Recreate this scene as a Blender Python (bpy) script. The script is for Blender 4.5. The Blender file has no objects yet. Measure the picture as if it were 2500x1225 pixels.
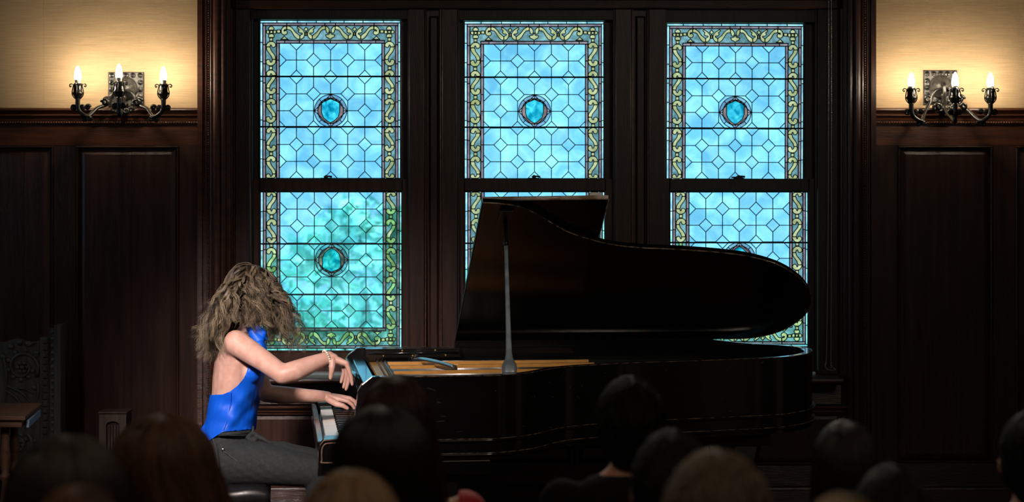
import bpy, bmesh, math, random
from mathutils import Vector, Matrix
from mathutils.geometry import delaunay_2d_cdt, tessellate_polygon
random.seed(7)
C = bpy.context.scene.collection
PI = math.pi
# ------------------------------------------------------------------ camera, world, lights, exposure
F, HC, HY = 4620.0, 1.737, 476.0          # focal length in photo pixels, eye height, horizon row
def pix(px, py, d):                        # photo pixel at a depth -> world point
    return Vector(((px-1250)*d/F, d, HC-(py-HY)*d/F))
cam = bpy.data.cameras.new('camera'); camo = bpy.data.objects.new('camera', cam); C.objects.link(camo)
camo.location = (0, 0, HC); camo.rotation_euler = (PI/2, 0, 0)
cam.sensor_width = 36; cam.lens = F/2500*36; cam.shift_y = -(612.5-HY)/2500
cam.dof.use_dof = True; cam.dof.focus_distance = 8.9; cam.dof.aperture_fstop = 2.6
cam.clip_end = 200
sc = bpy.context.scene; sc.camera = camo
sc.view_settings.view_transform = 'Standard'; sc.view_settings.look = 'None'
sc.view_settings.exposure = 0.0; sc.view_settings.gamma = 1; sc.view_settings.use_curve_mapping = False
try:
    sc.cycles.use_denoising = True; sc.cycles.transparent_max_bounces = 16; sc.cycles.max_bounces = 6
    sc.cycles.caustics_reflective = False; sc.cycles.caustics_refractive = False
    sc.cycles.sample_clamp_indirect = 4
except Exception: pass
W = bpy.data.worlds.new('world'); sc.world = W; W.use_nodes = True
nt = W.node_tree; nt.nodes.clear()
def wn(t, **k):
    n = nt.nodes.new(t)
    for a, b in k.items(): setattr(n, a, b)
    return n
bg = wn('ShaderNodeBackground'); wo = wn('ShaderNodeOutputWorld'); tc = wn('ShaderNodeTexCoord')
nz = wn('ShaderNodeTexNoise'); nz.inputs['Scale'].default_value = 6; nz.inputs['Detail'].default_value = 4
cr = wn('ShaderNodeValToRGB')
cr.color_ramp.elements[0].position = .40; cr.color_ramp.elements[0].color = (.78, .90, 1.0, 1)
cr.color_ramp.elements[1].position = .72; cr.color_ramp.elements[1].color = (1.0, 1.06, 1.08, 1)
nt.links.new(tc.outputs['Generated'], nz.inputs['Vector']); nt.links.new(nz.outputs['Fac'], cr.inputs['Fac'])
nt.links.new(cr.outputs['Color'], bg.inputs['Color']); nt.links.new(bg.outputs[0], wo.inputs[0])
bg.inputs['Strength'].default_value = 1.45
def area(name, loc, target, sx, sy, power, col, spread=180, portal=False):
    l = bpy.data.lights.new(name, 'AREA'); l.shape = 'RECTANGLE'; l.size = sx; l.size_y = sy
    l.energy = power; l.color = col; l.spread = math.radians(spread)
    o = bpy.data.objects.new(name, l); C.objects.link(o); o.location = loc
    o.rotation_euler = (Vector(target)-Vector(loc)).to_track_quat('-Z', 'Y').to_euler()
    if portal: l.cycles.is_portal = True
    return o
for k, px in enumerate((806, 1304, 1796)):                        # daylight portals in the three window openings
    x = (px-1250)/462
    area('window_portal', (x, 10.16, 1.72), (x, 5, 1.72), .8, 1.9, 1, (1, 1, 1), portal=True)
sun = bpy.data.lights.new('sun', 'SUN'); sun.energy = 3.6; sun.angle = .01; sun.color = (1, .97, .9)
suno = bpy.data.objects.new('sun', sun); C.objects.link(suno); suno.rotation_euler = Vector((.35, 1, -.9)).to_track_quat('-Z', 'Y').to_euler(); suno.location = (0, 12, 9)
area('hall_ceiling_light', (0, 2.0, 3.9), (0, 2.4, 0), 5, 3, 42, (1.0, .78, .58))
area('stage_light', (-2.2, 3.4, 3.7), (-1.15, 8.3, .95), .4, .4, 11, (1.0, .84, .80), spread=24)
area('stage_fill', (2.6, 3.0, 3.7), (.4, 8.3, 1.0), .6, .6, 3.5, (1.0, .88, .74), spread=50)
area('hair_rim_light', (.2, 8.4, 3.95), (.1, 3.9, 1.2), 3.0, .4, 9, (1.0, .84, .68), spread=70)  # added lamp that edges the listeners' hair with light
area('side_window_daylight', (-5.1, 8.0, 1.9), (0, 8.3, .9), 1.0, 1.8, 6, (.42, .72, 1.0), spread=120)

# ------------------------------------------------------------------ materials
def mat(name, col, rough=.5, metal=0, var=.0, scale=8, stretch=(1, 1, 1), col2=None, bump=0, bscale=60, spec=.5, coat=0, emit=None, sheen=0, sss=0, rnd=0, aniso=0, det=5, pos=(.3, .7), stretch_b=None):
    m = bpy.data.materials.new(name); m.use_nodes = True; t = m.node_tree
    b = t.nodes['Principled BSDF']
    b.inputs['Roughness'].default_value = rough; b.inputs['Metallic'].default_value = metal
    b.inputs['Specular IOR Level'].default_value = spec
    if coat: b.inputs['Coat Weight'].default_value = coat; b.inputs['Coat Roughness'].default_value = .08
    if sheen: b.inputs['Sheen Weight'].default_value = sheen
    if sss: b.inputs['Subsurface Weight'].default_value = sss; b.inputs['Subsurface Radius'].default_value = (.02, .008, .004); b.inputs['Subsurface Scale'].default_value = .6
    if emit: b.inputs['Emission Color'].default_value = (*emit[0], 1); b.inputs['Emission Strength'].default_value = emit[1]
    tc = t.nodes.new('ShaderNodeTexCoord'); mp = t.nodes.new('ShaderNodeMapping'); mp.inputs['Scale'].default_value = stretch
    t.links.new(tc.outputs['Object'], mp.inputs['Vector'])
    n = t.nodes.new('ShaderNodeTexNoise'); n.inputs['Scale'].default_value = scale; n.inputs['Detail'].default_value = det
    t.links.new(mp.outputs[0], n.inputs['Vector'])
    r = t.nodes.new('ShaderNodeValToRGB')
    c2 = col2 or tuple(min(1, c*(1+var)) for c in col); c1 = col if col2 else tuple(c*(1-var) for c in col)
    r.color_ramp.elements[0].color = (*c1, 1); r.color_ramp.elements[1].color = (*c2, 1)
    r.color_ramp.elements[0].position, r.color_ramp.elements[1].position = pos
    t.links.new(n.outputs['Fac'], r.inputs['Fac']); src = r.outputs['Color']
    if rnd:
        oi = t.nodes.new('ShaderNodeObjectInfo'); mr = t.nodes.new('ShaderNodeMapRange')
        mr.inputs['To Min'].default_value = 1-rnd; mr.inputs['To Max'].default_value = 1+rnd
        t.links.new(oi.outputs['Random'], mr.inputs['Value'])
        vm = t.nodes.new('ShaderNodeVectorMath'); vm.operation = 'SCALE'
        t.links.new(src, vm.inputs[0]); t.links.new(mr.outputs[0], vm.inputs['Scale']); src = vm.outputs[0]
    t.links.new(src, b.inputs['Base Color'])
    if bump:
        n2 = t.nodes.new('ShaderNodeTexNoise'); n2.inputs['Scale'].default_value = bscale; n2.inputs['Detail'].default_value = 3
        if stretch_b:
            m2 = t.nodes.new('ShaderNodeMapping'); m2.inputs['Scale'].default_value = stretch_b
            t.links.new(tc.outputs['Object'], m2.inputs['Vector']); t.links.new(m2.outputs[0], n2.inputs['Vector'])
        else: t.links.new(mp.outputs[0], n2.inputs['Vector'])
        bp = t.nodes.new('ShaderNodeBump'); bp.inputs['Strength'].default_value = bump; bp.inputs['Distance'].default_value = .004
        t.links.new(n2.outputs['Fac'], bp.inputs['Height']); t.links.new(bp.outputs[0], b.inputs['Normal'])
    return m
def glass(name, col, mott=.25, scale=14, col2=None, gl=.04, det=3):
    m = bpy.data.materials.new(name); m.use_nodes = True; t = m.node_tree; t.nodes.clear()
    out = t.nodes.new('ShaderNodeOutputMaterial'); mx = t.nodes.new('ShaderNodeMixShader'); mx.inputs[0].default_value = gl
    tr = t.nodes.new('ShaderNodeBsdfTransparent'); g = t.nodes.new('ShaderNodeBsdfGlossy'); g.inputs['Roughness'].default_value = .12
    tc = t.nodes.new('ShaderNodeTexCoord'); oi = t.nodes.new('ShaderNodeObjectInfo')
    sepo = t.nodes.new('ShaderNodeVectorMath'); sepo.operation = 'ADD'
    geo = t.nodes.new('ShaderNodeNewGeometry')
    n = t.nodes.new('ShaderNodeTexNoise'); n.inputs['Scale'].default_value = scale; n.inputs['Detail'].default_value = det; n.inputs['Distortion'].default_value = .6
    t.links.new(geo.outputs['Position'], n.inputs['Vector'])
    n3 = t.nodes.new('ShaderNodeTexNoise'); n3.inputs['Scale'].default_value = 260; n3.inputs['Detail'].default_value = 1
    t.links.new(geo.outputs['Position'], n3.inputs['Vector'])
    r = t.nodes.new('ShaderNodeValToRGB')
    c2 = col2 or tuple(min(1, c*(1+mott)) for c in col)
    sq = lambda c: tuple(math.sqrt(max(0, x)) for x in c)
    r.color_ramp.elements[0].color = (*sq(tuple(c*(1-mott) for c in col)), 1); r.color_ramp.elements[1].color = (*sq(c2), 1)
    r.color_ramp.elements[0].position = .34; r.color_ramp.elements[1].position = .68
    t.links.new(n.outputs['Fac'], r.inputs['Fac'])
    mr = t.nodes.new('ShaderNodeMapRange'); mr.inputs['To Min'].default_value = .9; mr.inputs['To Max'].default_value = 1.04
    t.links.new(oi.outputs['Random'], mr.inputs['Value'])
    mr2 = t.nodes.new('ShaderNodeMapRange'); mr2.inputs['To Min'].default_value = .88; mr2.inputs['To Max'].default_value = 1.1
    t.links.new(n3.outputs['Fac'], mr2.inputs['Value'])
    ml = t.nodes.new('ShaderNodeMath'); ml.operation = 'MULTIPLY'
    t.links.new(mr.outputs[0], ml.inputs[0]); t.links.new(mr2.outputs[0], ml.inputs[1])
    vm = t.nodes.new('ShaderNodeVectorMath'); vm.operation = 'SCALE'
    t.links.new(r.outputs['Color'], vm.inputs[0]); t.links.new(ml.outputs[0], vm.inputs['Scale'])
    t.links.new(vm.outputs[0], tr.inputs['Color'])
    t.links.new(tr.outputs[0], mx.inputs[1]); t.links.new(g.outputs[0], mx.inputs[2]); t.links.new(mx.outputs[0], out.inputs[0])
    return m
WOODV = dict(stretch=(9, 9, .55), scale=5, bump=.35, bscale=26, spec=.5, stretch_b=(14, 14, .8))
WOODH = dict(stretch=(.55, 9, 9), scale=5, bump=.35, bscale=26, spec=.5, stretch_b=(.8, 14, 14))
wood_v = mat('dark_oak_upright', (.015, .0060, .0040), .34, col2=(.050, .019, .011), rnd=.3, **WOODV)
wood_h = mat('dark_oak_level', (.013, .0053, .0034), .34, col2=(.045, .017, .009), rnd=.25, **WOODH)
wood_r = mat('red_oak_level', (.026, .009, .005), .34, col2=(.085, .028, .013), rnd=.15, **WOODH)
wood_b = mat('brown_oak_upright', (.02, .007, .004), .36, col2=(.06, .022, .012), rnd=.1, **WOODV)
wood_k = mat('black_oak', (.004, .0028, .0025), .4, col2=(.011, .007, .006), rnd=.2, **WOODV)
wood_c = mat('carved_oak', (.05, .047, .042), .42, col2=(.13, .12, .11), **WOODV)
wood_t = mat('table_oak', (.07, .03, .016), .45, col2=(.17, .08, .04), **WOODH)
paper = mat('grasscloth', (.38, .27, .15), .85, col2=(.56, .42, .25), stretch=(1.2, 1, 60), scale=5, det=8, bump=.5, bscale=12, stretch_b=(2, 1, 160), spec=.15, pos=(.25, .75))
plaster = mat('cream_plaster', (.09, .07, .05), .9, var=.1)
ceil_m = mat('ceiling_plaster', (.10, .08, .06), .9, var=.08)
floor_m = mat('floor_boards', (.05, .025, .012), .4, col2=(.1, .05, .025), stretch=(.5, 9, 9), scale=5)
curt = mat('pale_curtain', (.30, .30, .22), .9, var=.12)
lac = mat('black_lacquer', (.0035, .0033, .0033), .16, col2=(.006, .006, .0065), scale=3, spec=.55, coat=.5, bump=.04, bscale=400)
lacs = mat('black_lacquer_satin', (.004, .004, .0045), .3, col2=(.007, .007, .008), scale=4, spec=.5)
lacw = mat('worn_glint_lacquer', (.03, .024, .02), .2, col2=(.36, .25, .18), scale=30, spec=1.0, pos=(.4, .65))  # brown wear, its pale tone also standing in for edge highlights
lid_in = mat('lid_underside', (.0035, .003, .003), .15, col2=(.007, .005, .0045), scale=3, spec=.6, bump=.05, bscale=300)
gold = mat('gold_iron_plate', (.55, .27, .06), .42, metal=.55, var=.12, scale=20)
steel = mat('steel_strings', (.5, .48, .45), .3, metal=1)
prop_m = mat('ebony_prop_sheen', (.20, .26, .31), .33, metal=.35, col2=(.42, .49, .54), scale=22, spec=.6)  # blue-grey reflections of an ebony stick put into the base colour
ivory = mat('ivory_keys', (.72, .72, .66), .18, var=.05, rnd=.06, spec=.6)
ebony = mat('ebony_keys', (.006, .006, .006), .2)
felt = mat('green_felt', (.012, .022, .018), .9, var=.2)
brass = mat('brass', (.55, .36, .12), .35, metal=1)
iron = mat('wrought_iron', (.005, .005, .0048), .27, metal=.0, col2=(.016, .015, .014), scale=60, spec=.55, bump=.3, bscale=90)
pewter = mat('dark_pewter', (.010, .010, .009), .36, metal=.2, col2=(.09, .088, .08), scale=40, bump=.8, bscale=70)
bulb_m = mat('lit_bulb', (.9, .85, .75), .4, emit=((1.0, .83, .61), 200))
sleeve_m = mat('bulb_collar', (.75, .74, .68), .5)
chain_m = mat('bead_chain', (.42, .40, .38), .35, metal=.6)
lead_m = mat('lead_came', (.010, .020, .026), .55, var=.2)
white_p = mat('white_plastic', (.75, .75, .72), .4)
blueglint = mat('pale_blue_glint', (.20, .30, .45), .7, var=.15)  # colour of reflected daylight, for the two glint pieces
leather = mat('black_leather', (.008, .008, .009), .32, var=.3, scale=60, bump=.08, bscale=140, spec=.6)
skin = mat('skin_fair', (.47, .26, .20), .45, col2=(.58, .355, .29), scale=26, sss=.12, spec=.45, bump=.08, bscale=300)
skin_d = mat('skin_tan', (.42, .20, .12), .5, var=.1, scale=20, sss=.08)
lip_m = mat('lips', (.45, .13, .12), .4)
eye_m = mat('eye_white', (.7, .68, .66), .2)
iris_m = mat('eye_iris', (.04, .03, .02), .2)
silk = mat('blue_silk', (.001, .075, .55), .48, col2=(.002, .11, .72), scale=5, spec=.35)
denim = mat('charcoal_denim', (.007, .010, .0105), .85, col2=(.016, .021, .022), scale=90, bump=.4, bscale=350)
stitch = mat('seam_thread', (.09, .085, .07), .7)
shoe_m = mat('black_shoe', (.01, .01, .01), .35)
bead_w = mat('cream_beads', (.70, .66, .52), .3, rnd=.15)
bead_k = mat('bracelet_cord', (.01, .01, .01), .5)
g_clear = glass('cathedral_glass_blue', (.18, .63, .95), .14, 9, col2=(.34, .86, 1.0))
g_edge = glass('clear_edge_glass', (.30, .76, .95), .25, 20, col2=(.55, .95, 1.0))
g_scroll = glass('scroll_glass_green', (.40, .46, .20), .2, 22, col2=(.54, .60, .34))
g_band = glass('border_glass_teal', (.12, .28, .31), .3, 26, col2=(.23, .46, .50))
g_purp = glass('strip_glass_mauve', (.20, .18, .23), .25, 30, col2=(.30, .26, .29))
g_ring = glass('ring_glass_slate', (.24, .36, .56), .2, 30, col2=(.36, .50, .60))
g_shield = glass('shield_glass_azure', (.0, .36, .62), .5, 26, col2=(.08, .72, .90))
g_dark = glass('sliver_glass_umber', (.17, .14, .16), .3, 30, col2=(.30, .22, .21))
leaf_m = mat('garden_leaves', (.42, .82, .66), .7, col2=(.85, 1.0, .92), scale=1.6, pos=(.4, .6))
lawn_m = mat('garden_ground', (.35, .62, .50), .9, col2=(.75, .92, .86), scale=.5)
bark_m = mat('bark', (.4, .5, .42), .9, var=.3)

# ------------------------------------------------------------------ builder
ORG = {}                                    # world origin of each root / part
def link_obj(name, me, parent=None, origin=None):
    o = bpy.data.objects.new(name, me); C.objects.link(o)
    if parent is not None:
        o.parent = parent; ORG[o.as_pointer()] = ORG.get(parent.as_pointer(), Vector((0, 0, 0)))
    else:
        g = Vector(origin) if origin is not None else Vector((0, 0, 0)); o.location = g; ORG[o.as_pointer()] = g
    return o
def thing(name, label, cat, loc, group=None, rotz=0):
    o = link_obj(name, None, None, loc); tag(o, label, cat, group); return o
def tag(o, label, cat, group=None, kind=None):
    if label: o['label'] = label
    if cat: o['category'] = cat
    if group: o['group'] = group
    if kind: o['kind'] = kind
    return o
def struct(name, loc=(0, 0, 0)):
    o = link_obj(name, None, None, loc); o['kind'] = 'structure'; return o
class B:
    def __init__(s): s.v = []; s.f = []; s.sm = []
    def add(s, vs, fs, smooth=False):
        n = len(s.v); s.v += [Vector(p) for p in vs]; s.f += [tuple(i+n for i in f) for f in fs]; s.sm += [smooth]*len(fs); return s
    def box(s, x0, x1, y0, y1, z0, z1):
        if x0 > x1: x0, x1 = x1, x0
        if y0 > y1: y0, y1 = y1, y0
        if z0 > z1: z0, z1 = z1, z0
        vs = [(x, y, z) for z in (z0, z1) for y in (y0, y1) for x in (x0, x1)]
        return s.add(vs, [(0, 2, 3, 1), (4, 5, 7, 6), (0, 1, 5, 4), (2, 6, 7, 3), (0, 4, 6, 2), (1, 3, 7, 5)])
    def cbox(s, x0, x1, y0, y1, z0, z1, c=.003):   # box whose front (y0) face is chamfered
        vs = [(x0, y1, z0), (x1, y1, z0), (x1, y1, z1), (x0, y1, z1), (x0, y0+c, z0), (x1, y0+c, z0), (x1, y0+c, z1), (x0, y0+c, z1),
              (x0+c, y0, z0+c), (x1-c, y0, z0+c), (x1-c, y0, z1-c), (x0+c, y0, z1-c)]
        return s.add(vs, [(0, 3, 2, 1), (0, 1, 5, 4), (1, 2, 6, 5), (2, 3, 7, 6), (3, 0, 4, 7), (4, 5, 9, 8), (5, 6, 10, 9), (6, 7, 11, 10), (7, 4, 8, 11), (8, 9, 10, 11)])
    def ring(s, rings, cap=True, closed=False, smooth=True):
        k = len(rings[0]); vs = [p for r in rings for p in r]; fs = []
        n = len(rings)
        for i in range(n if closed else n-1):
            j = (i+1) % n
            for a in range(k):
                b = (a+1) % k; fs.append((i*k+a, i*k+b, j*k+b, j*k+a))
        base = len(s.v); s.add(vs, fs, smooth)
        if cap and not closed:
            s.f += [tuple(base+a for a in range(k))[::-1], tuple(base+(n-1)*k+a for a in range(k))]; s.sm += [False, False]
        return s
    def tube(s, pts, r, k=8, closed=False, flat=1.0, up=None, cap=True):
        pts = [Vector(p) for p in pts]; n = len(pts); rings = []
        ref = Vector(up) if up else Vector((.13, .2, 1)); prev = None
        for i, p in enumerate(pts):
            a = pts[(i-1) % n] if (closed or i > 0) else p; b = pts[(i+1) % n] if (closed or i < n-1) else p
            t = (b-a); t = t.normalized() if t.length > 1e-9 else Vector((0, 0, 1))
            if prev is None:
                x = t.cross(ref)
                if x.length < 1e-3: x = t.cross(Vector((1, .1, 0)))
            else: x = prev - t*prev.dot(t)
            x.normalize(); prev = x; y = t.cross(x)
            rr = r[i] if isinstance(r, (list, tuple)) else r
            rings.append([p + x*math.cos(2*PI*q/k)*rr + y*math.sin(2*PI*q/k)*rr*flat for q in range(k)])
        return s.ring(rings, cap, closed)
    def lathe(s, prof, c=(0, 0, 0), k=24, axis='Z', smooth=True):   # prof = [(r, h)...]
        c = Vector(c); rings = []
        for r, h in prof:
            rr = []
            for q in range(k):
                a = 2*PI*q/k; x, y = math.cos(a)*r, math.sin(a)*r
                v = {'Z': (x, y, h), 'Y': (x, h, y), 'X': (h, x, y)}[axis]
                rr.append(c+Vector(v))
            rings.append(rr)
        return s.ring(rings, True, False, smooth)
    def ball(s, c, r, k=10, n=6, sc=(1, 1, 1)):
        c = Vector(c); rings = []
        for i in range(n+1):
            a = PI*i/n; rr = math.sin(a)*r + 1e-5
            rings.append([c+Vector((math.cos(2*PI*q/k)*rr*sc[0], math.sin(2*PI*q/k)*rr*sc[1], -math.cos(a)*r*sc[2])) for q in range(k)])
        return s.ring(rings, True)
    def prism(s, poly, fn, smooth=False):       # poly 2D list; fn(p, t) -> world for t in 0,1
        n = len(poly); vs = [fn(p, 0) for p in poly]+[fn(p, 1) for p in poly]
        tri = tessellate_polygon([[Vector((p[0], p[1], 0)) for p in poly]])
        fs = [tuple(t) for t in tri]+[tuple(i+n for i in t)[::-1] for t in tri]
        base = len(s.v); s.add(vs, fs)
        s.f += [(base+i, base+(i+1) % n, base+n+(i+1) % n, base+n+i) for i in range(n)]; s.sm += [smooth]*n
        return s
    def mesh(s, name, m, origin=Vector((0, 0, 0))):
        me = bpy.data.meshes.new(name)
        me.from_pydata([tuple(p-origin) for p in s.v], [], s.f)
        me.polygons.foreach_set('use_smooth', s.sm); me.update()
        bm = bmesh.new(); bm.from_mesh(me); bmesh.ops.recalc_face_normals(bm, faces=bm.faces); bm.to_mesh(me); bm.free()
        if m is not None: me.materials.append(m)
        return me
    def build(s, name, m, parent=None, origin=None, bevel=0, seg=2, auto=None):
        og = ORG.get(parent.as_pointer(), Vector((0, 0, 0))) if parent is not None else Vector(origin or (0, 0, 0))
        o = link_obj(name, s.mesh(name, m, og), parent, og)
        if bevel:
            md = o.modifiers.new('bevel', 'BEVEL'); md.width = bevel; md.segments = seg; md.limit_method = 'ANGLE'; md.angle_limit = math.radians(40)
            md.harden_normals = False
        return o
def spline(pts, n=8, closed=False):
    P = [Vector(p) for p in pts]; out = []; m = len(P)
    for i in range(m if closed else m-1):
        p0 = P[(i-1) % m] if closed or i else P[0]; p1 = P[i]; p2 = P[(i+1) % m]; p3 = P[(i+2) % m] if closed or i+2 < m else P[-1]
        for k in range(n):
            t = k/n; out.append(.5*((2*p1)+(p2-p0)*t+(2*p0-5*p1+4*p2-p3)*t*t+(3*p1-p0-3*p2+p3)*t**3))
    if not closed: out.append(P[-1])
    return out
def spl2(pts, n=6, closed=False): return [(p.x, p.y) for p in spline([(a, b, 0) for a, b in pts], n, closed)]
def dup(o, parent=None, loc=None):
    c = o.copy(); C.objects.link(c)
    if parent is not None: c.parent = parent
    if loc is not None: c.location = loc
    for ch in list(o.children): dup(ch, c)
    return c
def remeshed(name, b, voxel, m, parent=None, origin=None, smooth=4, tweak=None, cut=None, sub=False):
    og = ORG.get(parent.as_pointer(), Vector((0, 0, 0))) if parent is not None else Vector(origin or (0, 0, 0))
    me = b.mesh('tmp', None); o = bpy.data.objects.new('tmp', me); C.objects.link(o)
    md = o.modifiers.new('r', 'REMESH'); md.mode = 'VOXEL'; md.voxel_size = voxel; md.use_smooth_shade = True
    sm = o.modifiers.new('s', 'SMOOTH'); sm.iterations = smooth; sm.factor = .5
    dg = bpy.context.evaluated_depsgraph_get(); ev = o.evaluated_get(dg)
    me2 = bpy.data.meshes.new_from_object(ev); bpy.data.objects.remove(o); me2.name = name
    bm = bmesh.new(); bm.from_mesh(me2)
    if tweak:
        for v in bm.verts: v.co = tweak(v.co)
    if cut:                                   # keep where cut(p) > 0, border snapped
        for _ in range(1):
            kill = [f for f in bm.faces if all(cut(v.co) < 0 for v in f.verts)]
            bmesh.ops.delete(bm, geom=kill, context='FACES')
        for v in bm.verts:
            g = cut(v.co)
            if g < 0 and v.is_boundary:
                e = 1e-3; gr = Vector([(cut(v.co+Vector(d)*e)-g)/e for d in ((1, 0, 0), (0, 1, 0), (0, 0, 1))])
                if gr.length > 1e-6: v.co -= gr*g/gr.length_squared
    for v in bm.verts: v.co -= og
    bm.to_mesh(me2); bm.free()
    for p in me2.polygons: p.use_smooth = True
    me2.materials.clear(); me2.materials.append(m)
    return link_obj(name, me2, parent, og)
# ------------------------------------------------------------------ the room
def wx(px, d=10.0): return (px-1250)*d/F
def wz(py, d=10.0): return HC-(py-HY)*d/F
XL, XR, YB, YF, ZC = -5.2, 5.2, -6.0, 10.0, 4.1
fl = struct('floor', (0, 2, 0))
for i in range(26):                                   # floor boards
    x0 = XL+i*.4; B().box(x0+.002, x0+.398, YB, YF+.2, -.04, 0).build('board', floor_m, fl)
B().box(XL-.2, XR+.2, YB-.2, YF+.3, ZC, ZC+.1).build('ceiling', ceil_m)['kind'] = 'structure'
B().box(XL-.15, XL, YB-.1, YF+.3, -.04, ZC+.02).build('wall_left', plaster)['kind'] = 'structure'
wr_ = struct('wall_right', (XR, 2, 0)); B().box(XR, XR+.15, YB-.1, YF+.3, -.04, ZC+.02).build('plaster_field', plaster, wr_)
pale = mat('pale_reflected_slab', (.80, .78, .62), .8, var=.05)
for y0, y1 in ((4.3, 4.75), (5.3, 5.6), (7.5, 8.3)): B().cbox(XR-.06, XR, y0, y1, 0, 3.2, .01).build('reflected_slab', pale, wr_)  # unseen pale slabs, added to streak the piano case with reflections
wf = struct('wall_front', (0, YB, 0)); B().box(XL-.2, XR+.2, YB-.15, YB, -.04, ZC+.02).build('plaster_field', plaster, wf)
# --- window wall
OPEN = [(612, 1000), (1117, 1502), (1622, 1995)]       # window openings in photo columns
ZT, ZB = wz(24), wz(912)
wall = struct('wall_back', (0, 10, 0))
b = B(); b.box(XL, wx(577), 10.02, 10.26, 0, ZC); b.box(wx(2043), XR, 10.02, 10.26, 0, ZC)
b.box(wx(577), wx(2043), 10.02, 10.26, ZT, ZC); b.box(wx(577), wx(2043), 10.02, 10.26, 0, ZB)
e = [577]+[v for p in OPEN for v in p]+[2043]
for i in range(0, 8, 2): b.box(wx(e[i]), wx(e[i+1]), 10.02, 10.26, ZB, ZT)
b.build('masonry', plaster, wall)
RZ = wz(268)
for x0, x1 in ((XL, wx(106)), (wx(106)+.0006, wx(487))): B().box(x0, x1, 10.0, 10.02, RZ, ZC).build('wallpaper', paper, wall)
for x0, x1 in ((wx(2133), wx(2560)), (wx(2560)+.0006, XR)): B().box(x0, x1, 10.0, 10.02, RZ, ZC).build('wallpaper', paper, wall)
def panel(x0, x1, z0, z1, y=9.985, m=wood_v, inner=.03, par=None, rise=.012, joint=None):
    """raised-and-fielded panel: bevelled margin falling to a flat field, with a quirk moulding round it"""
    par = par or wall
    q = .012
    b = B()
    for a0, a1, c0, c1 in ((x0, x1, z1-q, z1), (x0, x1, z0, z0+q), (x0, x0+q, z0+q, z1-q), (x1-q, x1, z0+q, z1-q)):
        b.cbox(a0, a1, y-.006, y+.01, c0, c1, .004)
    b.build('panel_moulding', m, par)
    X0, X1, Z0, Z1 = x0+q+.004, x1-q-.004, z0+q+.004, z1-q-.004
    cols = [X0]+([joint] if joint else [])+[X1]
    for i in range(len(cols)-1):
        a, c = cols[i], cols[i+1]-(.0008 if i < len(cols)-2 else 0)
        L = inner if i == 0 else 0.0004; R = inner if i == len(cols)-2 else 0.0004
        vs = [(a, y+.016, Z0), (c, y+.016, Z0), (c, y+.016, Z1), (a, y+.016, Z1), (a+L, y+.016-rise, Z0+inner), (c-R, y+.016-rise, Z0+inner), (c-R, y+.016-rise, Z1-inner), (a+L, y+.016-rise, Z1-inner),
              (a, y+.03, Z0), (c, y+.03, Z0), (c, y+.03, Z1), (a, y+.03, Z1)]
        B().add(vs, [(0, 1, 5, 4), (1, 2, 6, 5), (2, 3, 7, 6), (3, 0, 4, 7), (4, 5, 6, 7), (0, 8, 9, 1), (1, 9, 10, 2), (2, 10, 11, 3), (3, 11, 8, 0), (8, 11, 10, 9)]).build('panel', m, par)
PZ0, PZ1 = wz(1128), wz(356)
def wains(xs, joints, x_end0, x_end1):
    """xs = panel spans in photo columns; stiles fill the gaps between"""
    edges = [x_end0]+[v for p in xs for v in p]+[x_end1]
    for i in range(0, len(edges), 2):
        a, c = edges[i], edges[i+1]
        if c-a > 2: B().cbox(wx(a)+.0007, wx(c)-.0007, 9.985, 10.02, PZ0, PZ1, .0015).build('stile', wood_v, wall)
    for (a, c), j in zip(xs, joints): panel(wx(a), wx(c), PZ0, PZ1, joint=wx(j) if j else None)
    a, c = wx(x_end0), wx(x_end1)
    B().cbox(a, c, 9.985, 10.02, PZ1+.001, wz(304), .0015).build('frieze_board', wood_r, wall)
    B().cbox(a, c, 9.985, 10.02, wz(1186), PZ0-.001, .0015).build('bottom_rail', wood_h, wall)
wains([(-330, -110), (-60, 132), (187, 438)], [None, 60, 322], -1150, 487)
wains([(2190, 2422), (2478, 2730), (2785, 3000)], [None, 2600, None], 2133, 3650)
def strip_profile(name, prof, x0, x1, m, par=None, kind=True):
    """moulding run along x; prof = [(y, z)...] front outline, closed at the wall"""
    b = B(); rings = [[(x, y, z) for y, z in prof] for x in (x0, x1)]; b.ring(rings, True, False, False)
    o = b.build(name, m, par); 
    if kind and par is None: o['kind'] = 'structure'
    return o
rail_prof = [(10.02, wz(264)), (9.955, wz(264)), (9.945, wz(267)), (9.943, wz(270)), (9.952, wz(274)), (9.962, wz(279)), (9.956, wz(281)), (9.956, wz(283)), (9.968, wz(288)), (9.972, wz(295)), (9.975, wz(296)), (9.975, wz(304)), (10.02, wz(304))]
for k, (x0, x1) in enumerate(((XL, wx(487)), (wx(2133), XR))):
    t = struct('trim_%d' % (k+1), ((x0+x1)/2, 10, wz(285)))
    strip_profile('rail_moulding', rail_prof, x0, x1, wood_r, t)
    b = B(); n = int((x1-x0)/.0135)                    # bead-and-reel under the rail
    for i in range(n):
        x = x0+(i+.5)*(x1-x0)/n
        if abs(x) < 3.2: b.lathe([(.0015, -.006), (.0055, -.004), (.0062, 0), (.0055, .004), (.0015, .006)], (x, 9.973, wz(299.5)), 6, 'X')
    b.build('bead_strip', wood_r, t)['kind'] = 'stuff'
for k, (x0, x1, nm) in enumerate(((XL, wx(487), 'left'), (wx(487), wx(2133), 'middle'), (wx(2133), XR, 'right'))):
    o = strip_profile('baseboard_'+nm, [(10.0, 0), (9.955, 0), (9.955, wz(1196)), (9.962, wz(1192)), (9.964, wz(1188)), (9.974, wz(1184)), (9.98, wz(1180)), (10.0, wz(1180))], x0, x1, wood_h)
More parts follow.
